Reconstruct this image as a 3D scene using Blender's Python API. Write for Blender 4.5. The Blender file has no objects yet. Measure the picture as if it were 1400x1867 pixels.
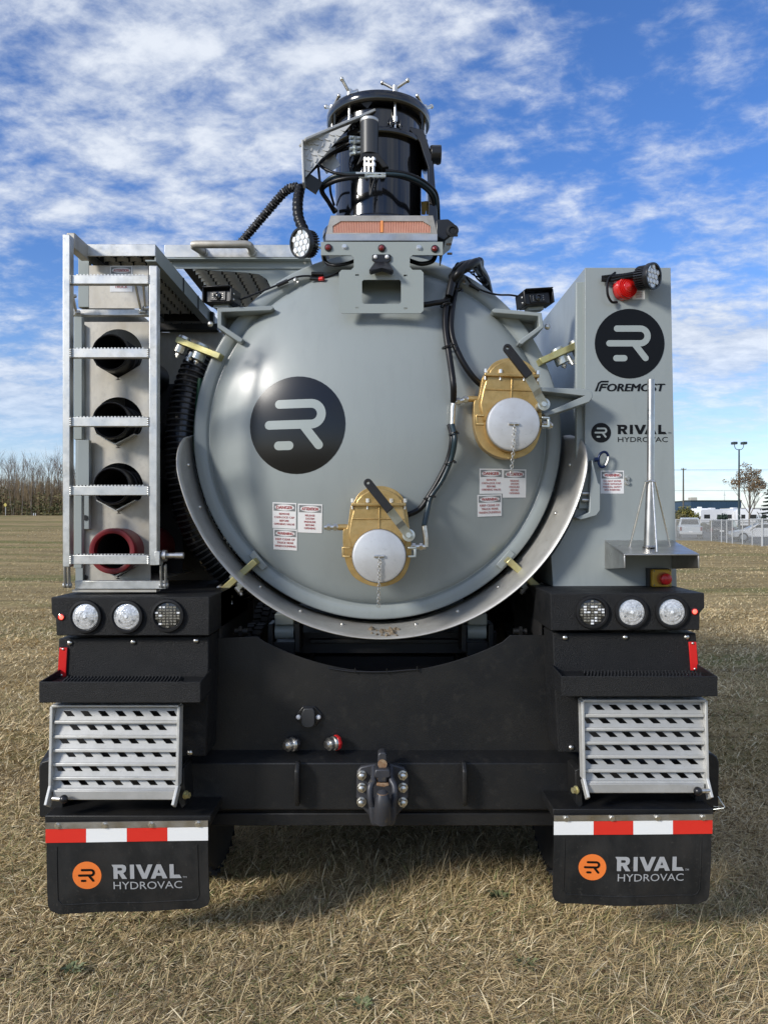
import bpy, bmesh, math, random
import numpy as np
from mathutils import Vector, Matrix
from mathutils.geometry import tessellate_polygon

random.seed(7)
rng = np.random.default_rng(11)
SC = bpy.context.scene
COL = SC.collection
R = math.radians
PI = math.pi

# ------------------------------------------------------------------ camera, sky, sun
F, CX, CY, EYE = 1400.0, 700.0, 948.0, 1.75       # focal length in photo pixels, vanishing point, eye height
cam_d = bpy.data.cameras.new('camera')
cam = bpy.data.objects.new('camera', cam_d); COL.objects.link(cam)
cam.location = (0, 0, EYE); cam.rotation_euler = (R(90), 0, 0)
cam_d.sensor_width = 36; cam_d.lens = 36 * F / 1867; cam_d.shift_y = (CY - 933.5) / 1867
cam_d.clip_start = 0.05; cam_d.clip_end = 3000
SC.camera = cam

SUN_DIR = Vector((0.71, 0.55, -0.43)).normalized()    # the way the light travels: from behind the left shoulder
SUN_EL = math.asin(-SUN_DIR.z)
SUN_AZ = math.atan2(-SUN_DIR.x, -SUN_DIR.y)

world = bpy.data.worlds.new('World'); SC.world = world; world.use_nodes = True
wt = world.node_tree; wn = wt.nodes; wl = wt.links
wn.clear()
def wnode(t, **k):
    n = wn.new(t)
    for a, b in k.items(): setattr(n, a, b)
    return n
sky = wnode('ShaderNodeTexSky', sky_type='NISHITA', sun_disc=False, sun_elevation=SUN_EL, sun_rotation=SUN_AZ,
            altitude=700, air_density=1.0, dust_density=0.3, ozone_density=2.5)
tc = wnode('ShaderNodeTexCoord'); sep = wnode('ShaderNodeSeparateXYZ')
wl.new(tc.outputs['Generated'], sep.inputs[0])
def wmath(op, a, b=None, clamp=False):
    n = wnode('ShaderNodeMath', operation=op, use_clamp=clamp)
    for i, q in enumerate((a, b)):
        if q is None: continue
        if isinstance(q, (int, float)): n.inputs[i].default_value = q
        else: wl.new(q, n.inputs[i])
    return n.outputs[0]
zc = wmath('ADD', wmath('MAXIMUM', sep.outputs[2], 0.0), 0.22)       # flat cloud deck seen in perspective
px_ = wmath('DIVIDE', sep.outputs[0], zc); py_ = wmath('DIVIDE', sep.outputs[1], zc)
comb = wnode('ShaderNodeCombineXYZ'); wl.new(px_, comb.inputs[0]); wl.new(py_, comb.inputs[1])
def wmap(scale, rot, loc):
    m = wnode('ShaderNodeMapping'); wl.new(comb.outputs[0], m.inputs[0])
    m.inputs['Scale'].default_value = scale; m.inputs['Rotation'].default_value = (0, 0, rot); m.inputs['Location'].default_value = loc
    return m.outputs[0]
def wnoise(vec, scale, detail, rough, dist=0.0):
    n = wnode('ShaderNodeTexNoise'); wl.new(vec, n.inputs['Vector'])
    n.inputs['Scale'].default_value = scale; n.inputs['Detail'].default_value = detail
    n.inputs['Roughness'].default_value = rough; n.inputs['Distortion'].default_value = dist
    return n.outputs[0]
CL_BIG = ((0.75, 1.0, 1), R(40), (-4.4, 3.3, 0))
CL_MID = ((1.0, 1.45, 1), R(35), (1.7, 5.2, 0))
big = wnoise(wmap(*CL_BIG), 1.25, 3, 0.5, 0.2)
mid = wnoise(wmap(*CL_MID), 5.0, 4, 0.58, 0.15)
fine = wnoise(wmap((1, 1.25, 1), R(30), (0, 0, 0)), 13.0, 7, 0.66, 0.2)
s = wmath('ADD', wmath('MULTIPLY', big, 1.45), wmath('MULTIPLY', mid, 0.95))
s = wmath('ADD', s, wmath('MULTIPLY', fine, 0.80))
cr = wnode('ShaderNodeMapRange', interpolation_type='SMOOTHSTEP'); wl.new(s, cr.inputs[0])
cr.inputs[1].default_value = 1.30; cr.inputs[2].default_value = 1.88
lowc = wnode('ShaderNodeMapRange', interpolation_type='SMOOTHSTEP'); wl.new(sep.outputs[2], lowc.inputs[0]); lowc.inputs[1].default_value = 0.02; lowc.inputs[2].default_value = 0.24; lowc.inputs[3].default_value = 0.30
dens = wmath('MULTIPLY', wmath('MULTIPLY', cr.outputs[0], 0.93), lowc.outputs[0])
# thin veil near the horizon
hz = wnode('ShaderNodeMapRange'); wl.new(sep.outputs[2], hz.inputs[0])
hz.inputs[1].default_value = 0.0; hz.inputs[2].default_value = 0.20; hz.inputs[3].default_value = 0.62; hz.inputs[4].default_value = 0.0
strk = wnoise(wmap((0.25, 2.2, 1), R(8), (2, 1, 0)), 1.3, 4, 0.55)
st2 = wnode('ShaderNodeMapRange'); wl.new(strk, st2.inputs[0]); st2.inputs[1].default_value = 0.35; st2.inputs[2].default_value = 0.65
veil = wmath('MULTIPLY', hz.outputs[0], wmath('ADD', wmath('MULTIPLY', st2.outputs[0], 0.6), 0.5))
dens = wmath('MAXIMUM', dens, veil, True)
# brighter where the deck is thick, grey in the cores
shade = wnode('ShaderNodeMapRange'); wl.new(wmath('ADD', wmath('MULTIPLY', mid, 0.6), wmath('MULTIPLY', fine, 0.55)), shade.inputs[0])
shade.inputs[1].default_value = 0.42; shade.inputs[2].default_value = 0.72
ccol = wnode('ShaderNodeMix', data_type='RGBA'); wl.new(shade.outputs[0], ccol.inputs['Factor'])
ccol.inputs[6].default_value = (2.2, 2.6, 3.35, 1); ccol.inputs[7].default_value = (4.1, 4.35, 4.75, 1)
tint = wnode('ShaderNodeMix', data_type='RGBA', blend_type='MULTIPLY'); tint.inputs['Factor'].default_value = 1.0
tel = wnode('ShaderNodeMapRange'); wl.new(sep.outputs[2], tel.inputs[0]); tel.inputs[1].default_value = 0.02; tel.inputs[2].default_value = 0.38
tcol = wnode('ShaderNodeMix', data_type='RGBA'); wl.new(tel.outputs[0], tcol.inputs['Factor']); tcol.inputs[6].default_value = (0.72, 0.72, 0.78, 1); tcol.inputs[7].default_value = (0.40, 0.60, 0.90, 1)
wl.new(sky.outputs[0], tint.inputs[6]); wl.new(tcol.outputs[2], tint.inputs[7])
cm = wnode('ShaderNodeMix', data_type='RGBA'); wl.new(dens, cm.inputs['Factor'])
wl.new(tint.outputs[2], cm.inputs[6]); wl.new(ccol.outputs[2], cm.inputs[7])
bg = wnode('ShaderNodeBackground'); wl.new(cm.outputs[2], bg.inputs[0]); bg.inputs[1].default_value = 0.14
wo = wnode('ShaderNodeOutputWorld'); wl.new(bg.outputs[0], wo.inputs[0])

sun_d = bpy.data.lights.new('sun', 'SUN'); sun_d.energy = 2.5; sun_d.angle = R(11.0); sun_d.color = (1.0, 0.95, 0.87)
sun = bpy.data.objects.new('sun', sun_d); COL.objects.link(sun)
sun.rotation_euler = SUN_DIR.to_track_quat('-Z', 'Y').to_euler(); sun.location = (-6, -6, 8)

SC.view_settings.view_transform = 'Standard'; SC.view_settings.look = 'None'
SC.view_settings.exposure = 0.58; SC.view_settings.gamma = 1.0; SC.view_settings.use_curve_mapping = False
SC.render.engine = 'CYCLES'
SC.cycles.use_denoising = True
SC.cycles.max_bounces = 6; SC.cycles.transparent_max_bounces = 12
SC.cycles.sample_clamp_indirect = 4.0

# ------------------------------------------------------------------ helpers
def P(px, py, Y): return Vector(((px - CX) * Y / F, Y, EYE - (py - CY) * Y / F))
def L(px, Y): return px * Y / F

class MB:
    def __init__(s): s.v = []; s.f = []; s.mi = []; s.m = 0
    def add(s, vs, fs):
        o = len(s.v); s.v += [tuple(q) for q in vs]
        for f in fs: s.f.append([i + o for i in f]); s.mi.append(s.m)
    def box(s, x0, x1, y0, y1, z0, z1):
        s.add([(x, y, z) for x in (x0, x1) for y in (y0, y1) for z in (z0, z1)],
              [(0, 1, 3, 2), (4, 6, 7, 5), (0, 4, 5, 1), (2, 3, 7, 6), (0, 2, 6, 4), (1, 5, 7, 3)])
    def obox(s, c, size, M=None):
        a, b, d = [q / 2 for q in size]; c = Vector(c)
        vs = [Vector((x, y, z)) for x in (-a, a) for y in (-b, b) for z in (-d, d)]
        s.add([c + (M @ q if M else q) for q in vs], [(0, 1, 3, 2), (4, 6, 7, 5), (0, 4, 5, 1), (2, 3, 7, 6), (0, 2, 6, 4), (1, 5, 7, 3)])
    def bar(s, p0, p1, w, t, up=(0, 1, 0)):          # bar of section w x t between two points; t along up
        p0 = Vector(p0); p1 = Vector(p1); d = (p1 - p0); l = d.length; d.normalize()
        u = Vector(up); sd = d.cross(u).normalized(); u = sd.cross(d)
        M = Matrix((d, sd, u)).transposed()
        s.obox((p0 + p1) / 2, (l, w, t), M)
    def prism(s, loops, y0, y1, back=True):            # loops of (x,z), front at y0; first loop outer, others holes
        s.ext(loops, Vector((0, 0, 0)), Vector((1, 0, 0)), Vector((0, 0, 1)), Vector((0, 1, 0)), y0, y1)
    def ext(s, loops, O, U, V, N, w0, w1):
        if not isinstance(loops[0][0], (tuple, list, Vector)): loops = [loops]
        flat = [q for lp in loops for q in lp]; n = len(flat)
        vs = [O + U * q[0] + V * q[1] + N * w0 for q in flat] + [O + U * q[0] + V * q[1] + N * w1 for q in flat]
        fs = []
        if len(loops) == 1: fs += [list(range(n)), list(range(2 * n - 1, n - 1, -1))]
        else:
            for t in tessellate_polygon([[Vector((q[0], q[1], 0)) for q in lp] for lp in loops]):
                fs += [tuple(t), tuple(i + n for i in reversed(t))]
        o = 0
        for lp in loops:
            m = len(lp)
            for i in range(m):
                j = (i + 1) % m; fs.append((o + i, o + j, o + j + n, o + i + n))
            o += m
        s.add(vs, fs)
    def sheet(s, loops, y):
        if not isinstance(loops[0][0], (tuple, list, Vector)): loops = [loops]
        flat = [q for lp in loops for q in lp]
        s.add([(q[0], y, q[1]) for q in flat], [tuple(t) for t in tessellate_polygon([[Vector((q[0], q[1], 0)) for q in lp] for lp in loops])])
    def cyl(s, p0, p1, r0, r1=None, n=16, caps=True):
        r1 = r0 if r1 is None else r1
        p0 = Vector(p0); p1 = Vector(p1); d = (p1 - p0).normalized()
        a = d.orthogonal().normalized(); b = d.cross(a)
        vs = []
        for p, r in ((p0, r0), (p1, r1)):
            for i in range(n):
                t = 2 * PI * i / n; vs.append(p + a * math.cos(t) * r + b * math.sin(t) * r)
        fs = [(i, (i + 1) % n, n + (i + 1) % n, n + i) for i in range(n)]
        if caps: fs += [list(range(n - 1, -1, -1)), list(range(n, 2 * n))]
        s.add(vs, fs)
    def lathe(s, prof, o, axis, n=32, closed=False):
        o = Vector(o); d = Vector(axis).normalized(); a = d.orthogonal().normalized(); b = d.cross(a)
        vs = []; rings = []
        for r, h in prof:
            if r < 1e-6: rings.append([len(vs)]); vs.append(o + d * h)
            else:
                rings.append(list(range(len(vs), len(vs) + n)))
                for i in range(n):
                    t = 2 * PI * i / n; vs.append(o + d * h + a * math.cos(t) * r + b * math.sin(t) * r)
        fs = []; k = len(rings)
        for q in range(k if closed else k - 1):
            A, B = rings[q], rings[(q + 1) % k]
            for i in range(n):
                j = (i + 1) % n
                if len(A) == 1 and len(B) == 1: break
                if len(A) == 1: fs.append((A[0], B[j], B[i]))
                elif len(B) == 1: fs.append((A[i], A[j], B[0]))
                else: fs.append((A[i], A[j], B[j], B[i]))
        s.add(vs, fs)
    def tube(s, pts, r, n=8, caps=True, closed=False):
        pts = [Vector(q) for q in pts]; k = len(pts)
        rs = r if isinstance(r, (list, tuple)) else [r] * k
        tg = []
        for i in range(k):
            a = pts[(i - 1) % k] if (closed or i > 0) else pts[i]; b = pts[(i + 1) % k] if (closed or i < k - 1) else pts[i]
            tg.append((b - a).normalized())
        nn = tg[0].orthogonal().normalized(); vs = []
        for i in range(k):
            nn = (nn - tg[i] * nn.dot(tg[i])).normalized(); bb = tg[i].cross(nn)
            for q in range(n):
                t = 2 * PI * q / n; vs.append(pts[i] + (nn * math.cos(t) + bb * math.sin(t)) * rs[i])
        fs = []
        for i in range(k if closed else k - 1):
            i2 = (i + 1) % k
            for q in range(n): fs.append((i * n + q, i * n + (q + 1) % n, i2 * n + (q + 1) % n, i2 * n + q))
        if caps and not closed: fs += [list(range(n - 1, -1, -1)), list(range((k - 1) * n, k * n))]
        s.add(vs, fs)
    def ball(s, c, r, n=12):
        s.lathe([(r * math.sin(PI * i / (n // 2 + 2)), -r * math.cos(PI * i / (n // 2 + 2))) for i in range(n // 2 + 3)], c, (0, 0, 1), n)
    def hexbolt(s, p, d, r, h):
        p = Vector(p); d = Vector(d).normalized()
        s.cyl(p, p + d * h * 0.25, r * 1.28, n=16); s.cyl(p + d * h * 0.25, p + d * h, r, r * 0.94, n=6)
    def domebolt(s, p, d, r):
        s.lathe([(r, 0), (r, r * .2), (r * .82, r * .55), (r * .45, r * .75), (0, r * .82)], p, d, 14)
    def warp(s, fn): s.v = [tuple(fn(Vector(q))) for q in s.v]

def cat(pts, k=8, closed=False):                       # Catmull-Rom path
    pts = [Vector(q) for q in pts]; out = []; n = len(pts)
    for i in range(n - 1):
        p0 = pts[max(i - 1, 0)]; p1 = pts[i]; p2 = pts[i + 1]; p3 = pts[min(i + 2, n - 1)]
        for j in range(k):
            t = j / k
            out.append(0.5 * ((2 * p1) + (p2 - p0) * t + (2 * p0 - 5 * p1 + 4 * p2 - p3) * t * t + (3 * p1 - p0 - 3 * p2 + p3) * t ** 3))
    out.append(pts[-1]); return out
def resample(pts, step):
    out = [pts[0]]; acc = 0
    for a, b in zip(pts, pts[1:]):
        l = (b - a).length
        while acc + l >= step and l > 0:
            t = (step - acc) / l; a = a.lerp(b, t); out.append(a); l = (b - a).length; acc = 0
        acc += l
    return out
def rrect(x0, x1, z0, z1, r, n=5):
    out = []
    for cx, cz, a in ((x1 - r, z1 - r, 0), (x0 + r, z1 - r, 90), (x0 + r, z0 + r, 180), (x1 - r, z0 + r, 270)):
        for i in range(n + 1): t = R(a + 90 * i / n); out.append((cx + r * math.cos(t), cz + r * math.sin(t)))
    return out
def circ(cx, cz, r, n=32, ry=None):
    ry = ry or r; return [(cx + r * math.cos(2 * PI * i / n), cz + ry * math.sin(2 * PI * i / n)) for i in range(n)]
def pxl(pts, Y): return [((x - CX) * Y / F, EYE - (y - CY) * Y / F) for x, y in pts]

WL = {}
def O(name, mb, mats, parent=None, bevel=0.0, seg=2, sharp=38, kind=None, base=False, fixn=True, label=None):
    me = bpy.data.meshes.new(name)
    A = np.array(mb.v); lo = A.min(0); hi = A.max(0); c = (lo + hi) / 2
    if base: c[2] = lo[2]
    me.from_pydata((A - c).tolist(), [], mb.f)
    if not isinstance(mats, (list, tuple)): mats = [mats]
    for m in mats: me.materials.append(m)
    if len(mats) > 1: me.polygons.foreach_set('material_index', mb.mi)
    if fixn:
        bm = bmesh.new(); bm.from_mesh(me); bmesh.ops.recalc_face_normals(bm, faces=bm.faces); bm.to_mesh(me); bm.free()
    me.polygons.foreach_set('use_smooth', [True] * len(me.polygons)); me.set_sharp_from_angle(angle=R(sharp))
    o = bpy.data.objects.new(name, me); COL.objects.link(o); c = Vector(c); WL[o.name] = c
    if parent is not None: o.parent = parent; o.location = c - WL[parent.name]
    else: o.location = c
    if bevel: 
        b = o.modifiers.new('bevel', 'BEVEL'); b.width = bevel; b.segments = seg; b.limit_method = 'ANGLE'; b.angle_limit = R(38); b.use_clamp_overlap = True
    if kind: o['kind'] = kind
    if label: o['label'] = label
    return o
def E(name, loc):
    o = bpy.data.objects.new(name, None); COL.objects.link(o); o.location = loc; o.empty_display_size = 0.1; WL[o.name] = Vector(loc); return o
def tag(o, label, cat_, group=None):
    o['label'] = label; o['category'] = cat_
    if group: o['group'] = group
    return o
def dup(o, loc, parent=None, rz=0.0, sc=1.0, label=None):
    c = o.copy(); COL.objects.link(c); WL[c.name] = Vector(loc)
    c.parent = parent; c.location = Vector(loc) - (WL[parent.name] if parent else Vector((0, 0, 0)))
    c.rotation_euler = (0, 0, rz); c.scale = (sc, sc, sc)
    if label: c['label'] = label
    return c

# ------------------------------------------------------------------ materials
def mat(name, col, rough=0.5, metal=0.0, spec=0.5, coat=0.0, bump=None, vary=None, emit=None, roughvary=None, trans=0.0, coatr=0.05):
    """bump=(scale,strength,distance,detail) vary=(scale,colour2,contrast lo,hi,stretch) roughvary=(scale,lo,hi)"""
    m = bpy.data.materials.new(name); m.use_nodes = True; nt = m.node_tree; b = nt.nodes['Principled BSDF']
    b.inputs['Base Color'].default_value = (*col, 1); b.inputs['Roughness'].default_value = rough
    b.inputs['Metallic'].default_value = metal; b.inputs['Specular IOR Level'].default_value = spec
    b.inputs['Coat Weight'].default_value = coat; b.inputs['Coat Roughness'].default_value = coatr
    b.inputs['Transmission Weight'].default_value = trans
    if emit: b.inputs['Emission Color'].default_value = (*emit[0], 1); b.inputs['Emission Strength'].default_value = emit[1]
    geo = nt.nodes.new('ShaderNodeNewGeometry')
    def nz(scale, detail=4, rough_=0.55, stretch=None):
        n = nt.nodes.new('ShaderNodeTexNoise'); n.inputs['Scale'].default_value = scale; n.inputs['Detail'].default_value = detail; n.inputs['Roughness'].default_value = rough_
        if stretch:
            mp = nt.nodes.new('ShaderNodeMapping'); mp.inputs['Scale'].default_value = stretch
            nt.links.new(geo.outputs['Position'], mp.inputs[0]); nt.links.new(mp.outputs[0], n.inputs['Vector'])
        else: nt.links.new(geo.outputs['Position'], n.inputs['Vector'])
        return n.outputs[0]
    def mr(src, a, b_, c, d):
        n = nt.nodes.new('ShaderNodeMapRange'); nt.links.new(src, n.inputs[0])
        for i, q in enumerate((a, b_, c, d)): n.inputs[i + 1].default_value = q
        return n.outputs[0]
    if vary:
        vs = vary if isinstance(vary, list) else [vary]; prev = None
        for sc_, c2, lo, hi, *st in vs:
            mx = nt.nodes.new('ShaderNodeMix'); mx.data_type = 'RGBA'
            nt.links.new(mr(nz(sc_, 5, 0.6, st[0] if st else None), lo, hi, 0, 1), mx.inputs['Factor'])
            if prev: nt.links.new(prev, mx.inputs[6])
            else: mx.inputs[6].default_value = (*col, 1)
            mx.inputs[7].default_value = (*c2, 1); prev = mx.outputs[2]
        nt.links.new(prev, b.inputs['Base Color'])
    if roughvary: nt.links.new(mr(nz(roughvary[0], 4, .6, roughvary[3] if len(roughvary) > 3 else None), .3, .7, roughvary[1], roughvary[2]), b.inputs['Roughness'])
    if bump:
        bn = nt.nodes.new('ShaderNodeBump'); bn.inputs['Strength'].default_value = bump[1]; bn.inputs['Distance'].default_value = bump[2]
        nt.links.new(nz(bump[0], bump[3] if len(bump) > 3 else 3, .6, bump[4] if len(bump) > 4 else None), bn.inputs['Height']); nt.links.new(bn.outputs[0], b.inputs['Normal'])
    return m
M = {}
M['paint'] = mat('grey_paint', (0.266, 0.297, 0.297), 0.45, spec=.28, coat=0.38, coatr=0.20, roughvary=(7, .36, .48), vary=[(2.2, (0.280, 0.311, 0.310), .35, .7), (18, (.256, .286, .286), .5, .75, (1, 1, .25))], bump=(3.2, .10, .02, 3))
M['paint2'] = mat('grey_paint_satin', (0.285, 0.318, 0.305), 0.42, coat=0.2, coatr=.2, roughvary=(9, .35, .5))
M['liner'] = mat('black_textured_coating', (0.0065, 0.007, 0.008), 0.5, spec=.35, bump=(380, .8, .005, 2), vary=[(5, (0.011, 0.0112, 0.0115), .45, .75), (260, (.030, .030, .030), .64, .74)], roughvary=(14, .45, .65))
M['black'] = mat('black_satin_steel', (0.0075, 0.008, 0.009), 0.46, spec=.38, bump=(150, .2, .004), vary=[(9, (0.015, 0.0145, 0.0135), .48, .8), (90, (.05, .046, .04), .66, .77), (1.6, (.017, .016, .0145), .42, .68), (22, (.022, .021, .019), .56, .80), (300, (.05, .047, .042), .70, .78)])
M['dark'] = mat('underbody_and_shade_black', (0.008, 0.008, 0.009), 0.6, vary=(6, (0.018, 0.016, 0.014), .45, .75))  # also colours sheets that stand in for unlit gaps
M['gloss'] = mat('black_gloss_paint', (0.006, 0.006, 0.007), 0.14, coat=.6, bump=(3, .03, .02))
M['rubber'] = mat('black_rubber', (0.008, 0.008, 0.009), 0.5, spec=.35, vary=(30, (0.016, 0.0155, 0.0145), .5, .8))
M['hose'] = mat('hose_black', (0.005, 0.005, 0.006), 0.38, spec=.32)
M['bighose'] = mat('ribbed_hose_black', (0.007, 0.007, 0.008), 0.24, spec=.7)
M['blueh'] = mat('hose_blue_black', (0.012, 0.028, 0.038), 0.36)
M['greenh'] = mat('hose_green', (0.008, 0.07, 0.035), 0.4)
M['tyre'] = mat('tyre_rubber', (0.011, 0.011, 0.012), 0.75, vary=(14, (0.026, 0.023, 0.019), .45, .8))
M['alu'] = mat('mill_aluminium', (0.60, 0.60, 0.58), 0.42, metal=.85, vary=[(26, (0.42, 0.42, 0.39), .42, .72), (4, (.52, .53, .52), .4, .7), (120, (.34, .33, .30), .62, .76)], roughvary=(20, .34, .55), bump=(90, .06, .002))
M['stepa'] = mat('step_aluminium', (0.60, 0.60, 0.58), 0.5, metal=.35, vary=[(26, (0.47, 0.47, 0.44), .42, .72), (110, (.36, .35, .32), .62, .76), (3, (.52, .52, .50), .4, .7)], bump=(90, .06, .002))
M['slata'] = mat('slat_aluminium', (0.47, 0.47, 0.455), 0.5, metal=.35, vary=[(26, (0.40, 0.40, 0.38), .42, .72), (110, (.25, .24, .22), .62, .76), (3, (.36, .36, .345), .4, .7)], bump=(90, .06, .002))
M['alud'] = mat('aluminium_dull', (0.50, 0.475, 0.42), 0.48, metal=.55, vary=[(7, (0.33, 0.30, 0.245), .40, .72, (1, 1, .35)), (40, (.42, .40, .36), .5, .7)], roughvary=(15, .4, .62))
M['steel'] = mat('stainless_sheet', (0.56, 0.55, 0.53), 0.34, metal=1.0, vary=[(12, (0.44, 0.43, 0.41), .4, .75), (3, (.38, .36, .33), .5, .8)], roughvary=(11, .26, .48))
M['apron'] = mat('apron_steel', (0.52, 0.51, 0.48), 0.46, metal=.55, vary=[(14, (0.43, 0.42, 0.39), .4, .75), (3, (.38, .36, .325), .5, .8), (60, (.33, .29, .23), .62, .76)], roughvary=(11, .38, .56))
M['chrome'] = mat('zinc_bolt', (0.80, 0.77, 0.71), 0.32, metal=1.0, vary=(60, (0.55, 0.54, 0.5), .4, .7))
M['zincp'] = mat('zinc_plate', (0.62, 0.66, 0.64), 0.36, metal=.75, vary=(35, (0.48, 0.52, 0.51), .4, .7))
M['brass'] = mat('bronze_casting', (0.52, 0.35, 0.135), 0.36, metal=.68, vary=[(30, (0.38, 0.25, 0.085), .4, .75), (5, (.58, .43, .21), .45, .8), (80, (.20, .13, .05), .64, .76)], bump=(120, .22, .003))
M['zyel'] = mat('yellow_zinc', (0.56, 0.50, 0.20), 0.32, metal=.7, vary=[(9, (0.62, 0.58, 0.34), .4, .7), (14, (.45, .33, .14), .55, .8)])
M['cap'] = mat('cast_aluminium_cap', (0.58, 0.59, 0.60), 0.42, metal=.5, vary=[(9, (0.50, 0.50, 0.50), .42, .66), (40, (.40, .41, .41), .60, .74), (110, (.30, .30, .29), .67, .76)], bump=(60, .08, .002))
M['decalb'] = mat('black_vinyl', (0.0045, 0.0048, 0.0055), 0.20, spec=.45)
M['decalc'] = mat('black_vinyl_matt', (0.0045, 0.0048, 0.0055), 0.35, spec=.2)
M['decalg'] = mat('grey_vinyl', (0.30, 0.335, 0.322), 0.28, coat=.4)
M['orange'] = mat('orange_print', (0.82, 0.20, 0.035), 0.5)
M['silverp'] = mat('silver_print', (0.36, 0.37, 0.38), 0.5)
M['flap'] = mat('mudflap_rubber', (0.010, 0.0108, 0.0115), 0.55, spec=.35, vary=[(10, (0.026, 0.026, 0.0255), .45, .70, (1, 1, .5)), (60, (.040, .038, .035), .60, .74), (170, (.085, .078, .068), .66, .76), (5, (.024, .0225, .021), .5, .7)], bump=(30, .2, .004))
M['rtape'] = mat('red_reflective_tape', (0.66, 0.028, 0.018), 0.32, spec=.6)
M['wtape'] = mat('white_reflective_tape', (0.80, 0.81, 0.80), 0.32, spec=.6)
M['redref'] = mat('red_reflector', (0.62, 0.02, 0.02), 0.22)
M['redl'] = mat('red_lens', (0.55, 0.012, 0.01), 0.12, coat=.6)
M['redd'] = mat('dark_red_lens', (0.16, 0.006, 0.008), 0.10, coat=.6)
M['redlit'] = mat('lit_red_led', (0.8, 0.05, 0.03), 0.2, emit=((1.0, 0.10, 0.07), 2.2))
M['redhose'] = mat('red_rubber', (0.16, 0.005, 0.009), 0.45)
M['amber'] = mat('amber_lens', (0.50, 0.245, 0.17), 0.2, coat=.5, vary=(6, (0.60, 0.34, 0.25), .3, .7))
M['lens'] = mat('clear_lamp_lens', (0.60, 0.61, 0.62), 0.14, coat=.8, metal=.35, vary=[(170, (0.86, 0.87, 0.88), .46, .62), (60, (.38, .39, .40), .52, .66)], bump=(130, .5, .004))
M['ledbk'] = mat('led_dark_back', (0.035, 0.034, 0.032), 0.25, coat=.5)
M['ledc'] = mat('led_cell', (0.50, 0.49, 0.45), 0.2, metal=.6, vary=(220, (0.10, .10, .09), .45, .6))
M['ledw'] = mat('led_reflector_white', (0.84, 0.86, 0.88), 0.18, coat=.6)
M['plastic'] = mat('black_plastic', (0.010, 0.010, 0.011), 0.34)
M['yellow'] = mat('yellow_box', (0.55, 0.33, 0.03), 0.42)
M['redbtn'] = mat('red_button', (0.58, 0.02, 0.02), 0.28)
M['blue'] = mat('blue_anodised', (0.006, 0.016, 0.06), 0.3, metal=.4)
M['white'] = mat('sticker_white', (0.74, 0.74, 0.74), 0.4)
M['sgrey'] = mat('sticker_grey', (0.20, 0.21, 0.215), 0.45)
M['stext'] = mat('sticker_text_red', (0.42, 0.10, 0.10), 0.5)
M['stext2'] = mat('sticker_text_grey', (0.30, 0.20, 0.20), 0.5)
M['whitep'] = mat('white_print', (0.75, 0.75, 0.75), 0.5)
M['rust'] = mat('rusty_steel', (0.20, 0.105, 0.05), 0.6, vary=(60, (0.32, 0.24, 0.15), .4, .7))
M['hitch'] = mat('forged_steel', (0.045, 0.047, 0.055), 0.42, metal=.3, vary=[(18, (0.055, 0.055, 0.06), .45, .7), (26, (.11, .09, .06), .62, .76)], bump=(80, .15, .003))
M['filter'] = mat('dark_grey_cylinder', (0.045, 0.047, 0.05), 0.42)
M['tread'] = mat('lit_tread_rims', (0.80, 0.80, 0.78), 0.45, metal=.1)  # light caught by the dimple walls is put into this pale colour
M['ribg'] = mat('grey_rib', (0.055, 0.056, 0.058), 0.35)  # rings and coil a paler grey than their hose
M['dirt'] = mat('dried_mud', (0.21, 0.165, 0.11), 0.9, vary=(60, (0.12, 0.09, 0.06), .4, .6))

# ------------------------------------------------------------------ lettering and emblem
_tc = {}
def text_geo(body, bold=0.0):
    k = (body, bold)
    if k in _tc: return _tc[k]
    cu = bpy.data.curves.new('t', 'FONT'); cu.body = body; cu.offset = bold; cu.resolution_u = 3; cu.size = 1
    ob = bpy.data.objects.new('t', cu); COL.objects.link(ob)
    dg = bpy.context.evaluated_depsgraph_get(); ev = ob.evaluated_get(dg); me = ev.to_mesh()
    v = np.array([q.co[:2] for q in me.vertices]); f = [list(p.vertices) for p in me.polygons]
    ev.to_mesh_clear(); bpy.data.objects.remove(ob); bpy.data.curves.remove(cu)
    lo = v.min(0); hi = v.max(0); asp = (hi[0] - lo[0]) / (hi[1] - lo[1])
    _tc[k] = ((v - lo) / (hi - lo), f, asp); return _tc[k]
def put_text(mb, body, x0, x1, z0, z1, y, bold=0.0, shear=0.0, centre=False):
    if bold:                                                  # heavier strokes: the outline laid down three times, a hair apart
        o_ = bold * (z1 - z0)
        for k, (dx, dz) in enumerate(((-o_, 0), (0, o_ * .5), (o_, 0))): put_text(mb, body, x0 + o_ + dx, x1 - o_ + dx, z0 + dz, z1 - o_ + dz, y - .0002 * k, 0.0, shear, centre)
        return
    v, f, asp = text_geo(body, 0.0)
    if centre:
        w = min(x1 - x0, (z1 - z0) * asp); c = (x0 + x1) / 2; x0, x1 = c - w / 2, c + w / 2
    mb.add([(x0 + (x1 - x0) * q[0] + shear * (z1 - z0) * q[1], y, z0 + (z1 - z0) * q[1]) for q in v], f)
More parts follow.
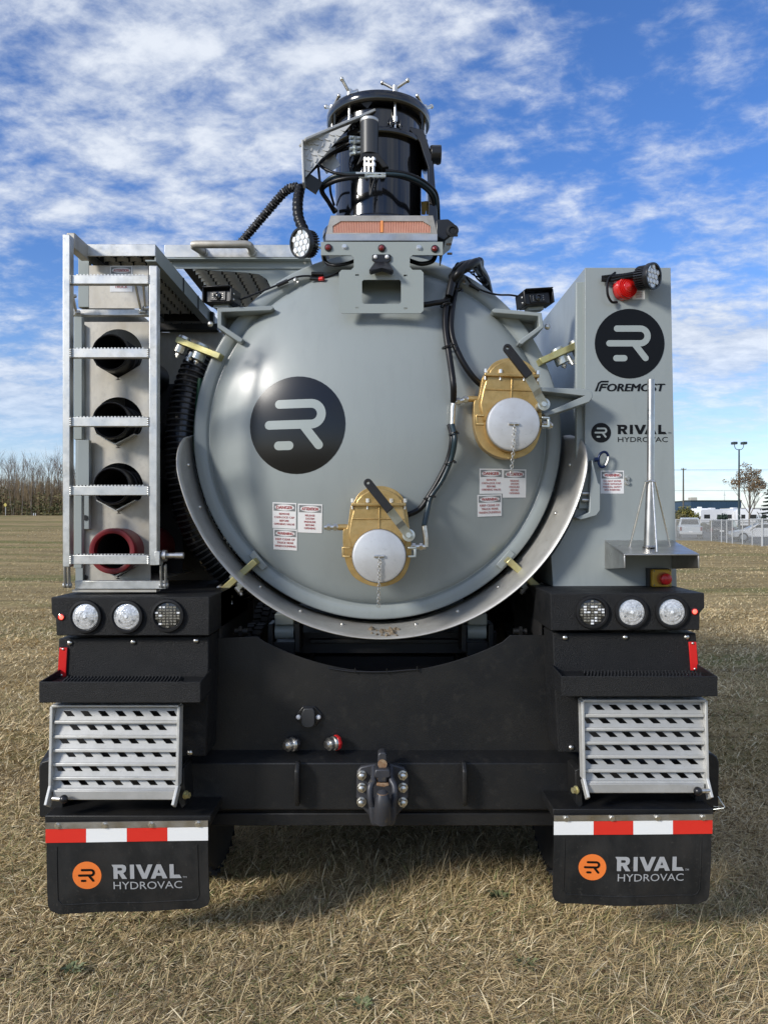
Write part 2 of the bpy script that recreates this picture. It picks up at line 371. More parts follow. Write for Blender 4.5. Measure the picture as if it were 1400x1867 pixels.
RIVAL = [
    [[(-.04, 1), (.72, 1), (.86, .95), (.94, .84), (.95, .70), (.90, .52), (.74, .40), (.99, 0), (.66, 0), (.45, .36), (.36, .36), (.36, 0), (.08, 0), (.08, .80)],
     [(.36, .77), (.62, .77), (.67, .72), (.67, .64), (.62, .59), (.36, .59)]],
    [[(1.20, 0), (1.48, 0), (1.48, 1), (1.20, 1)]],
    [[(1.60, 1), (1.92, 1), (2.17, .36), (2.42, 1), (2.73, 1), (2.32, 0), (2.02, 0)]],
    [[(2.58, 0), (2.99, 1), (3.28, 1), (3.70, 0), (3.38, 0), (3.30, .2), (2.97, .2), (2.89, 0)], [(3.04, .40), (3.23, .40), (3.135, .66)]],
    [[(3.86, 1), (4.14, 1), (4.14, .25), (4.52, .25), (4.66, 0), (3.86, 0)]]]
def put_rival(mb, x0, x1, z0, z1, y):
    sx = (x1 - x0) / 4.66; sz = z1 - z0
    for lt in RIVAL: mb.sheet([[(x0 + a * sx, z0 + b * sz) for a, b in lp] for lp in lt], y)
def strip(mb, pts, w, y, caps=(True, True)):
    pts = [Vector(q) for q in pts]; k = len(pts); Lf = []; Rt = []
    for i in range(k):
        d = (pts[min(i + 1, k - 1)] - pts[max(i - 1, 0)]).normalized(); n = Vector((-d.y, d.x)) * w / 2
        Lf.append(pts[i] + n); Rt.append(pts[i] - n)
    mb.add([(q.x, y, q.y) for q in Lf + Rt], [(i, i + 1, k + i + 1, k + i) for i in range(k - 1)])
    for e, cp in ((0, caps[0]), (k - 1, caps[1])):
        if not cp: continue
        c = pts[e]; d = (pts[0] - pts[1]) if e == 0 else (pts[-1] - pts[-2]); a0 = math.atan2(d.y, d.x)
        vs = [c] + [c + Vector((math.cos(a0 - PI / 2 + PI * i / 8), math.sin(a0 - PI / 2 + PI * i / 8))) * w / 2 for i in range(9)]
        mb.add([(q.x, y, q.y) for q in vs], [(0, i, i + 1) for i in range(1, 9)])
def emblem(mb, cx, cz, r, y):
    w = .18 * r
    def seg(a, b, n=8): return [(cx + r * (a[0] + (b[0] - a[0]) * i / n), cz + r * (a[1] + (b[1] - a[1]) * i / n)) for i in range(n + 1)]
    arc = [(cx + r * (.30 + .2115 * math.cos(R(90 - 180 * i / 14))), cz + r * (.2175 + .2115 * math.sin(R(90 - 180 * i / 14)))) for i in range(15)]
    strip(mb, seg((-.366, .429), (.30, .429))[:-1] + arc + seg((.30, .006), (-.584, .006))[1:], w, y)
    strip(mb, seg((-.385, -.42), (-.155, -.42), 3), w, y)
    # leg, cut level where it leaves the bar
    k = 8; a = Vector((.195, -.0842)); b = Vector((.453, -.416)); d = (b - a).normalized(); hx = .113
    lv = [(a + (b - a) * i / k + Vector((-hx, 0)) * (1 - i / k) + Vector((d.y, -d.x)) * .09 * (i / k)) for i in range(k + 1)]
    rv = [(a + (b - a) * i / k + Vector((hx, 0)) * (1 - i / k) - Vector((d.y, -d.x)) * .09 * (i / k)) for i in range(k + 1)]
    mb.add([(cx + r * q.x, y, cz + r * q.y) for q in lv + rv], [(i, i + 1, k + 2 + i, k + 1 + i) for i in range(k)])
    a0 = math.atan2(d.y, d.x); vs = [b] + [b + Vector((math.cos(a0 - PI / 2 + PI * i / 8), math.sin(a0 - PI / 2 + PI * i / 8))) * .09 for i in range(9)]
    mb.add([(cx + r * q.x, y, cz + r * q.y) for q in vs], [(0, i, i + 1) for i in range(1, 9)])
def disc(mb, cx, cz, r, y, n=48, k=8):
    vs = [(cx, y, cz)]; fs = []
    for j in range(1, k + 1):
        for i in range(n): t = 2 * PI * i / n; vs.append((cx + r * j / k * math.cos(t), y, cz + r * j / k * math.sin(t)))
    fs += [(0, 1 + i, 1 + (i + 1) % n) for i in range(n)]
    for j in range(1, k):
        for i in range(n): a = 1 + (j - 1) * n; b = 1 + j * n; fs.append((a + i, a + (i + 1) % n, b + (i + 1) % n, b + i))
    mb.add(vs, fs)
def grid(mb, x0, x1, z0, z1, y, n=4, m=4):
    mb.add([(x0 + (x1 - x0) * i / n, y, z0 + (z1 - z0) * j / m) for j in range(m + 1) for i in range(n + 1)],
           [(j * (n + 1) + i, j * (n + 1) + i + 1, (j + 1) * (n + 1) + i + 1, (j + 1) * (n + 1) + i) for j in range(m) for i in range(n)])
def sticker(parent, x0, x1, z0, z1, y, title, lines, warp=None, rot=0.0, name='warning_sticker'):
    w = x1 - x0; h = z1 - z0; cx = (x0 + x1) / 2; cz = (z0 + z1) / 2
    def fin(mb):
        def fn(q):
            dx, dz = q.x - cx, q.z - cz; c, s_ = math.cos(rot), math.sin(rot)
            q = Vector((cx + c * dx - s_ * dz, q.y, cz + s_ * dx + c * dz)); return warp(q) if warp else q
        mb.warp(fn); return mb
    a = MB(); grid(a, x0, x1, z0, z1, y); st = O(name, fin(a), M['white'], parent, fixn=False)
    hh = min(w * .29, h * .30); m = w * .05
    a = MB(); a.sheet([[(x0 + m, z1 - m - hh), (x1 - m, z1 - m - hh), (x1 - m, z1 - m), (x0 + m, z1 - m)],
                       circ(cx, z1 - m - hh / 2, w * .41, 24, hh * .44)], y - .0010); O('header', fin(a), M['sgrey'], st, fixn=False)
    a = MB(); put_text(a, title, cx - w * .34, cx + w * .34, z1 - m - hh * .72, z1 - m - hh * .28, y - .0010, .05, centre=True)
    n = len(lines); top = z1 - m - hh - h * .05; lh = (top - z0 - h * .10) / n
    for i, t in enumerate(lines):
        zz = top - (i + 1) * lh + lh * .22
        put_text(a, t, x0 + m, x1 - m, zz, zz + lh * .60, y - .0010, .03, centre=True)
    O('lettering', fin(a), M['stext'], st, fixn=False)
    return st

# ================================================================== the truck
TRUCK = E('vacuum_truck', (0, 5.0, 0))
tag(TRUCK, 'rear of a grey and black hydrovac truck parked on dry grass', 'truck')
T = TRUCK
YF = 3.55
X0, Z0 = (688 - CX) * YF / F, EYE + (CY - 795) * YF / F

# ---- tank body and domed rear door
prof = []
for i in range(25):
    r = .69 * i / 24; prof.append((r, .23 - (1.6 - math.sqrt(1.6 ** 2 - r * r))))
p0, p1, p2, p3 = Vector((.69, .0739)), Vector((.728, .0557)), Vector((.769, .034)), Vector((.772, .004))
for i in range(1, 11):
    t = i / 10; q = p0 * (1 - t) ** 3 + p1 * 3 * t * (1 - t) ** 2 + p2 * 3 * t * t * (1 - t) + p3 * t ** 3; prof.append((q.x, q.y))
_pr = np.array(prof)
def dishY(x, z):
    r = math.hypot(x - X0, z - Z0); return YF - float(np.interp(r, _pr[:, 0], _pr[:, 1], right=.012))
def onDish(q, e=.0015): return Vector((q.x, dishY(q.x, q.z) - e - (YF - q.y), q.z))     # q.y given relative to YF
def dishPt(px, py):
    Y = 3.4
    for _ in range(12): p = P(px, py, Y); Y = dishY(p.x, p.z)
    return P(px, py, Y)
a = MB()
a.lathe(prof + [(.778, .002), (.786, .010), (.792, .014), (.838, .014), (.845, .009), (.847, .002), (.847, -.032), (.78, -.032)], (X0, YF, Z0), (0, -1, 0), 144)
DOOR = O('tank_door', a, M['paint'], T, sharp=55)
a = MB()
a.lathe([(.80, -.045), (.842, -.045), (.846, -.05), (.846, -.085), (.842, -.09), (.83, -.09), (.83, -5.0), (0, -5.0)], (X0, YF, Z0), (0, -1, 0), 112)
TANK = O('tank_body', a, M['paint'], T)
a = MB(); a.lathe([(.80, -.0325), (.838, -.0325), (.838, -.0445), (.80, -.0445)], (X0, YF, Z0), (0, -1, 0), 96, closed=True); O('door_seal', a, M['rubber'], DOOR)

# emblem on the door
c = dishPt(541, 774.5); rr = L(88.5, 3.40)
a = MB(); disc(a, c.x, c.z, rr, YF); a.warp(lambda q: onDish(q, .0012)); lg = O('emblem_disc', a, M['decalb'], T, fixn=False)
a = MB(); emblem(a, c.x, c.z, rr, YF); a.warp(lambda q: onDish(q, .0030)); O('emblem_letter', a, M['decalg'], lg, fixn=False)
# stickers on the door
def door_sticker(px0, px1, py0, py1, title, lines, rot):
    a_ = dishPt(px0, py0); b_ = dishPt(px1, py1)
    sticker(T, a_.x, b_.x, b_.z, a_.z, YF, title, lines, lambda q: onDish(q, .0022), R(rot))
DG = ['REMOVE', 'CAM-LOCK CAP', 'BEFORE', 'OPENING VALVE']; AT = ['RELEASE', 'SYSTEM', 'PRESSURE', 'BEFORE', 'OPENING']; WA = ['KEEP CLEAR OF', 'TRUCK REAR', 'WHEN DUMPING']
door_sticker(496.5, 541, 916.5, 963.5, 'DANGER', DG, -2.5); door_sticker(542.5, 588, 919, 971.5, 'ATTENTION', AT, -2); door_sticker(498, 542.5, 964.5, 1003, 'WARNING', WA, -2.5)
door_sticker(874, 915.5, 854, 900.5, 'DANGER', DG, 1); door_sticker(916.5, 957.5, 855, 907.5, 'ATTENTION', AT, 1); door_sticker(870.5, 913.5, 901.5, 941.5, 'WARNING', WA, 2.2)

# ---- stainless splash apron under the door
a = MB(); NT = 110; NRD = 5
for i in range(NT + 1):
    th = R(.5) - R(181) * i / NT
    e = min(i, NT - i) / NT * 181.0                     # degrees from the nearer tip
    k = min(e / 13.0, 1.0); k = math.sqrt(max(0, 1 - (1 - k) ** 2))
    side = abs(math.cos(th))
    ra = .904; ya = 3.62 - .29 * (0.12 + .88 * k)
    for j in range(NRD + 1):
        u = j / NRD; r = .870 * (1 - u) + (ra * (.25 + .75 * k) + .870 * (.75 - .75 * k)) * u; y = 3.62 * (1 - u) + ya * u
        a.v.append((X0 + .022 * u + r * math.cos(th), y, Z0 + r * math.sin(th)))
for i in range(NT):
    for j in range(NRD): q = i * (NRD + 1) + j; a.f.append([q, q + 1, q + NRD + 2, q + NRD + 1]); a.mi.append(0)
AP = O('splash_apron', a, M['apron'], T, sharp=60)
sd = AP.modifiers.new('thick', 'SOLIDIFY'); sd.thickness = .005; sd.offset = 0
for deg in (-9, -24, -52, -66, -79, -101, -114, -128, -158, -171):
    th = R(deg); q = Vector((X0 + .008 + .879 * math.cos(th), 3.50, Z0 + .879 * math.sin(th)))
    a = MB(); a.domebolt(q, (-math.cos(th), -.5, -math.sin(th)), .008); O('bolt', a, M['chrome'], AP)
# dried mud lying in the apron
a = MB()
for i in range(34):
    th = R(-88 + random.gauss(0, 2.2)); y = random.uniform(3.36, 3.5); r = .870 + .034 * (3.62 - y) / .29; q = Vector((X0 + .01 + r * math.cos(th), y, Z0 + r * math.sin(th) + .004))
    s_ = random.uniform(.003, .010) if i > 4 else random.uniform(.009, .016)
    o = len(a.v); a.ball(q, s_, 8)
    for k in range(o, len(a.v)):
        v = Vector(a.v[k]); a.v[k] = tuple(q + (v - q) * random.uniform(.7, 1.25))
MUD = O('dried_mud', a, M['dirt'], None, kind='stuff'); tag(MUD, 'crumbs of dried mud lying in the bottom of the steel apron', 'mud')

# ---- door clamps
def clamp(pin, pout, Y, flip):
    A_ = P(*pin, Y - .015); B_ = P(*pout, Y + .03); d = (B_ - A_).normalized(); nrm = Vector((0, 1, 0)).cross(d).normalized()
    if nrm.z < 0: nrm = -nrm
    a = MB(); a.bar(A_, B_, .030, .050); c_ = O('door_clamp', a, M['zyel'], T, bevel=.003)
    for f_, rr_, up, dn in ((.90, .029, .030, .052), (.48, .032, .028, .050)):
        q = A_.lerp(B_, f_); q = q + Vector((0, .012, 0))
        a = MB(); a.cyl(q + nrm * .0155, q + nrm * up, rr_, rr_ * .92, 20); a.cyl(q - nrm * .0155, q - nrm * dn, rr_, n=20); O('pivot_hub', a, M['chrome'] if f_ > .8 else M['zincp'], c_, bevel=.002)
        a = MB(); a.cyl(q - nrm * dn, q - nrm * (dn + .022), .007, n=8); a.cyl(q - nrm * (dn + .006), q - nrm * (dn + .014), .013, n=6); O('nut', a, M['chrome'], c_)
    q = A_.lerp(B_, .62)
    a = MB(); a.cyl(q - nrm * .03 + Vector((0, -.012, 0)), q - nrm * .075 + Vector((0, -.02, 0)), .009, n=8); a.cyl(q - nrm * .055 + Vector((0, -.012, 0)), q - nrm * .064 + Vector((0, -.012, 0)), .015, n=6); O('adjuster', a, M['chrome'], c_)
    # welded pad on the door rim
    a = MB(); a.bar(A_ + nrm * .045 + Vector((0, .036, 0)), A_ - nrm * .05 + Vector((0, .036, 0)), .034, .016); O('rim_pad', a, M['paint'], c_, bevel=.004)
clamp((404, 652), (325, 621), 3.53, 1); clamp((982, 661), (1058, 627), 3.53, 1)
clamp((468, 1022), (396, 1086), 3.50, -1); clamp((924, 1020), (994, 1084), 3.50, -1)

# ---- camera brackets and hinge arm welded to the door
def wbracket(outer, inner, Y0, Y1, name):              # box-like bracket of bent plate, open to the rear
    a = MB(); a.prism(pxl(outer, Y0), Y0, Y1)
    return O(name, a, M['paint'], T, bevel=.003)
wbracket([(396, 562), (494, 557), (500, 561), (494, 566), (404, 569), (404, 592), (444, 618), (440, 624), (434, 623), (397, 597)],
         [(400.5, 566), (400.5, 566.6), (400.6, 566.6)], 3.46, 3.62, 'camera_bracket')
wbracket([(896, 566), (901, 562), (987, 570), (991, 597), (951, 628), (945, 625), (946, 621), (983, 594), (981, 576), (900, 570)],
         [(985, 574), (985, 574.6), (985.2, 574.6)], 3.46, 3.62, 'camera_bracket')
a = MB(); a.prism(pxl([(404, 569), (494, 566), (440, 624), (404, 597)], 3.60), 3.60, 3.615); O('bracket_web', a, M['paint'], T)
a = MB(); a.prism(pxl([(900, 570), (981, 576), (983, 594), (946, 621)], 3.60), 3.60, 3.615); O('bracket_web', a, M['paint'], T)
HG = wbracket([(975, 709), (982, 706), (1070, 709), (1079, 714), (1080, 724), (1074, 733), (994, 760), (990, 754), (1064, 722), (985, 713)],
         [], 3.31, 3.415, 'hinge_arm')
a = MB(); a.prism(pxl([(985, 713), (1064, 722), (990, 754)], 3.40), 3.40, 3.413); O('web_plate', a, M['paint'], HG)
a = MB(); a.domebolt(P(384, 591, 3.5), (-.3, -1, 0), .014); O('bolt', a, M['chrome'], T)
a = MB(); a.domebolt(P(997, 596, 3.5), (.3, -1, 0), .014); O('bolt', a, M['chrome'], T)

# ---- reversing cameras on the brackets
def revcam(cx, cy, w, h, Y, tilt, yaw):
    c_ = P(cx, cy, Y); W_ = L(w, Y); H_ = L(h, Y); D_ = .085
    M3 = Matrix.Rotation(R(tilt), 3, 'Y') @ Matrix.Rotation(R(yaw), 3, 'Z')
    a = MB(); a.obox(c_, (W_, D_, H_ * .74), M3); b = O('reversing_camera', a, M['plastic'], T, bevel=.006)
    def at(x, y, z): return c_ + M3 @ Vector((x, y, z))
    a = MB(); a.obox(at(0, -.022, H_ * .46), (W_ * 1.06, D_ * 1.25, .006), M3)
    a.obox(at(-W_ * .545, -.01, H_ * .05), (.008, D_ * 1.2, H_ * .8), M3); a.obox(at(W_ * .545, -.01, H_ * .05), (.008, D_ * 1.2, H_ * .8), M3); O('sun_hood', a, M['plastic'], b, bevel=.003)
    a = MB(); a.obox(at(0, -D_ / 2 - .003, 0), (W_ * .62, .006, H_ * .52), M3); fp = O('lens_face', a, M['plastic'], b, bevel=.002)
    a = MB(); a.lathe([(.016, 0), (.016, .008), (.011, .009), (.009, .004), (0, .008)], at(0, -D_ / 2 - .006, 0), M3 @ Vector((0, -1, 0)), 16); O('lens', a, M['gloss'], b)
    a = MB()
    for sx in (-1, 1):
        for sz in (-1, 0, 1): a.ball(at(sx * .024, -D_ / 2 - .0065, sz * .009), .0028, 6)
    O('infrared_leds', a, M['chrome'], b)
    a = MB()
    for sx in (-1, 1): a.ball(at(sx * W_ * .56, -.035, H_ * .12), .006, 8); a.ball(at(sx * W_ * .56, -.035, -H_ * .2), .006, 8)
    O('side_screws', a, M['chrome'], b)
    a = MB(); a.obox(at(0, 0.01, -H_ * .47), (W_ * .6, D_ * .5, .014), M3); O('foot', a, M['paint2'], b)
    return b, at, W_, H_, D_
revcam(406, 545, 50, 31, 3.50, 2, -14)
b, at_, W_, H_, D_ = revcam(973, 549, 50, 31, 3.50, -7, 12)
a = MB()
for k in range(4): a.obox(at_(-.03 + .018 * k, -.03, H_ * .46 + .0048), (.011, .022, .001), Matrix.Rotation(R(-7), 3, 'Y') @ Matrix.Rotation(R(12), 3, 'Z') @ Matrix.Rotation(R(25 * (k % 2)), 3, 'Z'))
O('white_mark', a, M['whitep'], b)

# ---- bronze gate valves with cam-lock caps
def valve(cx, cy, base, name_label, rot):
    Yc = base - .235                                    # front of the cap
    K = Yc / 3.16
    cc = P(cx, cy, Yc)
    Rm = Matrix.Rotation(R(rot), 3, 'Y')
    def q(dx, dy, y):                                   # offset in cap-plane millimetre-like pixels, depth y behind the cap face
        v = Vector((dx * 3.16 / F, 0, -dy * 3.16 / F)); v = Rm @ v; return cc + v * K + Vector((0, y, 0))
    s = 3.16 / F * K
    def lp(pts): return [((q(x, y, 0)).x, (q(x, y, 0)).z) for x, y in pts]
    # body: bonnet plate above, round housing below
    body = [(-50, -95), (-38, -116), (-20, -127), (0, -130), (20, -127), (38, -116), (50, -95), (58, -40), (60, 0), (50, 34), (32, 52), (0, 60), (-32, 52), (-54, 34), (-66, 0), (-68, -45), (-60, -52), (-54, -90)]
    body = [(v.x, v.y) for v in cat([Vector((x, y)) for x, y in body + body[:1]], 4)[:-1]]
    a = MB(); a.prism(lp(body), Yc + .105, Yc + .175)
    vb = O('gate_valve', a, M['brass'], T, bevel=.010, seg=3, label=name_label)
    a = MB(); a.prism(lp([(-47, -92), (-42, -104), (-33, -114), (-18, -122), (0, -125), (18, -122), (33, -114), (42, -104), (46, -92), (50, -66), (53, -40), (46, -8), (-50, -8), (-58, -40), (-54, -66)]), Yc + .088, Yc + .106); O('bonnet_face', a, M['brass'], vb, bevel=.006)
    a = MB()
    a.prism(lp([(-52, -98), (50, -98), (50, -92), (-52, -92)]), Yc + .070, Yc + .14); O('bonnet_flange', a, M['brass'], vb, bevel=.003)
    a = MB(); a.bar(q(0, -94, .088), q(0, -44, .088), .006, .010); a.bar(q(-50, -68, .088), q(48, -68, .088), .005, .010); O('casting_rib', a, M['brass'], vb, bevel=.002)
    for x in (-50, -22, 22, 48):
        a = MB(); a.cyl(q(x, -104, .085), q(x, -86, .085), .0045, n=8); a.cyl(q(x, -106, .085), q(x, -99, .085), .0085, n=6); O('bolt', a, M['chrome'], vb)
    # neck and cap
    a = MB(); a.lathe([(.118, .19), (.122, .12), (.108, .105), (.108, .05), (.113, .045), (.113, .02)], cc, (0, 1, 0), 40); O('outlet_ring', a, M['brass'], vb)
    a = MB(); a.lathe([(0, .0), (.100, .0), (.108, .003), (.1115, .010), (.1115, .05), (.106, .055)], cc, (0, 1, 0), 56); cp = O('dust_cap', a, M['cap'], vb)
    a = MB(); a.cyl(q(-9, 0, -.006), q(9, 0, -.006), .006, n=10); O('cap_toggle', a, M['chrome'], cp)
    for sx in (-1, 1):
        e0 = q(sx * 52, -6, .03); e1 = q(sx * 66, -6, .035)
        a = MB(); a.bar(e0 + Vector((0, 0, .020)), e1 + Vector((0, 0, .020)), .008, .03); a.bar(e0 - Vector((0, 0, .016)), e1 - Vector((0, 0, .016)), .008, .03)
        a.bar(e1 + Vector((0, 0, .024)), e1 - Vector((0, 0, .020)), .010, .024); O('cam_ear', a, M['brass'] if sx < 0 else M['zincp'], cp, bevel=.002)
    # chain
    top = q(1, 2, -.012); bot = q(-1, 92, .0); bot.y = min(bot.y, dishY(bot.x, bot.z) - .012)
    n = 16; a = MB()
    for i in range(n):
        c0 = top.lerp(bot, (i + .5) / n) + Vector((.0015 * math.sin(i * 1.7), -.006 * math.sin(PI * i / n), 0)); ll = (bot - top).length / n * .68
        ax = Vector((1, 0, 0)) if i % 2 else Vector((.45, .89, 0)); dn = (bot - top).normalized()
        pts = [c0 + dn * ll * math.cos(2 * PI * k / 12) + ax * .0058 * math.sin(2 * PI * k / 12) for k in range(12)]
        a.tube(pts, .0017, 6, closed=True)
    O('chain', a, M['chrome'], vb)
    # handle: rubber grip and cranked flat bar on a pivot
    pv = q(54, -38, .045); gr0 = q(19, -84, .005); tip = q(-24, -138, -.005)
    d = (gr0 - pv).normalized()
    a = MB(); a.lathe([(0, -.052), (.010, -.052), (.012, -.045), (.026, -.043), (.026, -.036), (.019, -.035), (.020, .05)], pv, (0, 1, 0), 20); O('pivot_boss', a, M['zincp'], vb)
    mid1 = pv.lerp(gr0, .38) + Vector((0, -.03, 0)); m2 = pv.lerp(gr0, .52) + Vector((0, -.050, 0))
    g0 = gr0 + Vector((0, -.045, 0)); tp = tip + Vector((0, -.035, 0))
    a = MB()
    pts = [pv + Vector((0, -.046, 0)) - d * .014, pv.lerp(gr0, .34) + Vector((0, -.046, 0)), pv.lerp(gr0, .50) + Vector((0, -.060, 0)), g0 + Vector((0, -.015, 0))]
    sdv = d.cross(Vector((0, 1, 0))).normalized()
    for w0, w1, h in [(pts[0], pts[1], .030), (pts[1], pts[2], .030), (pts[2], pts[3], .030)]: 
        vs = [w0 - sdv * h / 1.7, w0 + sdv * h / 1.7, w1 + sdv * h / 1.7, w1 - sdv * h / 1.7]
        a.add([v for v in vs] + [v + Vector((0, .008, 0)) for v in vs], [(0, 1, 2, 3), (7, 6, 5, 4), (0, 4, 5, 1), (1, 5, 6, 2), (2, 6, 7, 3), (3, 7, 4, 0)])
    O('lever_arm', a, M['zincp'], vb)
    # grip with a hole near its end
    U = (tp - pts[3]).normalized(); ln = (tp - pts[3]).length; Vv = U.cross(Vector((0, 1, 0))).normalized(); N = U.cross(Vv)
    if N.y > 0: N = -N
    h = .0175
    lpp = [(-.004, -h), (ln - h, -h)] + [(ln - h + h * math.sin(PI * k / 8), -h * math.cos(PI * k / 8)) for k in range(1, 8)] + [(ln - h, h), (-.004, h)]
    a = MB(); a.ext([lpp, circ(ln - h, 0, .0062, 12)], pts[3], U, Vv, N, -.004, .016); O('lever_grip', a, M['rubber'], vb, bevel=.003)
    # flush fittings left and right
    a = MB(); a.cyl(q(-60, -52, .13), q(-78, -52, .13), .0135, n=18); O('flush_boss', a, M['brass'], vb)
    return vb, q
LV, ql = valve(691, 1014, 3.400, 'lower bronze gate valve with dust cap', 0)
UV, qu = valve(936, 773, 3.435, 'upper bronze gate valve with dust cap', 2)
def fitting(pts, parent, r=.013):
    a = MB()
    for p_, q_ in zip(pts, pts[1:]): a.cyl(p_, q_, r * .86, n=14)
    for f_ in (.25, .7):
        m_ = pts[0].lerp(pts[1], f_); d_ = (pts[1] - pts[0]).normalized(); a.cyl(m_ - d_ * .007, m_ + d_ * .007, r * 1.25, n=6)
    O('hose_fitting', a, M['chrome'], parent)
fitting([ql(-76, -52, .13), ql(-104, -52, .13)], LV); fitting([ql(58, -15, .13), ql(88, -15, .13), ql(88, -33, .13), ql(85, -55, .13)], LV)
fitting([qu(-76, -52, .13), qu(-106, -44, .13), qu(-107, -28, .13), qu(-107, -2, .13)], UV); fitting([qu(60, -6, .10), qu(80, -5, .10)], UV)

# ---- hydraulic hoses across the door
def hose(pts, r, m, name='hose', parent=T, k=8, n=10, label=None):
    a = MB(); a.tube(cat(pts, k), r, n); return O(name, a, m, parent, sharp=80, label=label)
def dp(px, py, off=.03): q = dishPt(px, py); return P(px, py, q.y - off)
hose([dp(858, 478, .06), dp(836, 488, .06), dp(822, 520, .05), dp(813, 560, .045), dp(812, 600, .045), dp(819, 650, .05), dp(826, 700, .07), qu(-106, -45, .13)], .0138, M['hose'])
hose([dp(868, 484, .04), dp(845, 490, .05), dp(831, 525, .05), dp(823, 570, .04), dp(823, 610, .04), dp(838, 650, .04), dp(860, 685, .035), dp(884, 708, .02)], .0138, M['hose'])
hose([dp(838, 486, .07), dp(826, 510, .07), dp(815, 545, .06), dp(790, 553, .06), dp(765, 556, .05), dp(735, 552, .02)], .012, M['hose'])
bt = qu(-107, -2, .13)
hose([bt, dp(829, 800, .06), dp(823, 835, .04), dp(806, 875, .03), dp(786, 905, .03), dp(779, 930, .05), ql(85, -55, .13)], .0115, M['blueh'])
hose([bt + Vector((-.01, .012, 0)), dp(824, 800, .04), dp(817, 838, .03), dp(799, 876, .025), dp(782, 904, .025), dp(765, 928, .03), dp(736, 942, .025)], .0125, M['hose'])
for (x, y, w) in ((818, 632, 24), (826, 790, 14), (820, 843, 16), (782, 906, 18), (829, 530, 26), (812, 556, 18), (846, 488, 28)):
    a = MB(); c_ = dp(x, y, .045); a.tube([c_ + Vector((L(w / 2, 3.4) * math.cos(t), .028 * math.sin(t), L(3, 3.4) * math.cos(t))) for t in np.linspace(0, 2 * PI, 14)[:-1]], .0035, 6, closed=True)
    a.box(c_.x + L(w / 2, 3.4) - .004, c_.x + L(w / 2, 3.4) + .008, c_.y - .004, c_.y + .004, c_.z - .004, c_.z + .005); O('cable_tie', a, M['plastic'], T)
# braided cable bundle at the top of the tank flange
for k, off in enumerate((0, .03, .06, -.03, .02, .045, -.015, .075)):
    pts = [P(818 + 2 * k, 540 - 8 * k, 3.40 + .01 * k), P(826 + 3 * k, 505 - 2 * k, 3.42 + off), P(838 + 5 * k, 486 - 1.5 * k, 3.46 + off), P(855 + 3 * k, 482 + k, 3.55 + off), P(872 + 2 * k, 494 + 2 * k, 3.66 + off), P(887 + k, 522 + 3 * k, 3.74)]
    hose(pts, .017, M['hose'], 'cable_bundle')
for k in range(6):
    t = k / 5; c_ = P(832 + 44 * t, 492 - 8 * math.sin(PI * t) + 14 * t * t, 3.46 + .16 * t); a = MB(); a.tube([c_ + Vector((.034 * math.cos(u) , .05 * math.sin(u), .030 * math.cos(u) * (1 - 2 * t))) for u in np.linspace(0, 2 * PI, 14)[:-1]], .004, 6, closed=True); O('cable_tie', a, M['plastic'], T)
hose([P(850, 505, 3.5), dp(862, 520, .02), dp(880, 530, .02), dp(905, 537, .02), P(930, 538, 3.5), P(948, 541, 3.5)], .0045, M['hose'], 'camera_cable')
a = MB(); a.tube([dp(856, 518, .02), dp(874, 529, .02)], [.010, .008], 10); O('cable_connector', a, M['plastic'], T)
a = MB(); a.lathe([(.012, -.004), (.015, -.004), (.015, .004), (.012, .004)], dp(846, 513, .025), (1, -.6, .3), 16, closed=True); O('p_clip', a, M['chrome'], T)
hose([P(432, 549, 3.52), dp(480, 530, .015), dp(515, 516, .015), dp(538, 506, .02), dp(560, 503, .02), dp(590, 506, .02), dp(618, 497, .03)], .0045, M['hose'], 'camera_cable')
for p_, q_, m_ in (((505, 521), (525, 512), 'plastic'), ((568, 499), (590, 500), 'plastic'), ((566, 508), (582, 509), 'plastic'), ((582, 509), (590, 508), 'redbtn')):
    a = MB(); a.tube([dp(*p_, .028), dp(*q_, .028)], .0095, 10); O('cable_connector', a, M[m_], T)
a = MB(); a.lathe([(.011, -.004), (.014, -.004), (.014, .004), (.011, .004)], dp(540, 512, .022), (1, -.6, -.3), 16, closed=True); O('p_clip', a, M['chrome'], T)

# ---- number plate bracket with marker lamps
YB = 3.34
a = MB()
outer = pxl([(585, 441), (807, 441), (807, 465), (752, 465), (747, 470), (747, 487), (752, 492)] , YB) + pxl([(767, 492), (772, 497), (772, 566), (767, 571), (623, 571), (618, 566), (618, 497), (623, 492), (640, 492), (645, 487), (645, 470), (640, 465), (585, 465)], YB)
win = pxl([(663, 510), (728, 510), (731, 513), (731, 551), (728, 554), (663, 554), (660, 551), (660, 513)], YB)
def slot(x, y): return pxl([(x - 3, y - 1.6), (x + 3, y - 1.6), (x + 3.4, y), (x + 3, y + 1.6), (x - 3, y + 1.6), (x - 3.4, y)], YB)
a.prism([outer, win, slot(651, 501.5), slot(739, 502.3), slot(651, 561.5), slot(739, 562.3)], YB, YB + .006)
PB = O('plate_bracket', a, M['paint2'], T)
a = MB()
x0, z0 = pxl([(585, 441)], YB)[0]; x1, z1 = pxl([(807, 465)], YB)[0]
a.box(x0, x1, YB + .0061, YB + .14, z0 - .004, z0); a.box(x0, x0 + .005, YB + .0061, YB + .14, z1, z0 - .0041); a.box(x1 - .005, x1, YB + .0061, YB + .14, z1, z0 - .0041)
xs0 = pxl([(650, 480)], YB)[0][0]; xs1 = pxl([(742, 480)], YB)[0][0]; zb = pxl([(0, 540)], YB)[0][1]
a.box(xs0, xs0 + .006, YB + .0061, 3.50, zb + .06, z1 - .002); a.box(xs1 - .006, xs1, YB + .0061, 3.50, zb + .06, z1 - .002); O('bracket_return', a, M['paint2'], PB)
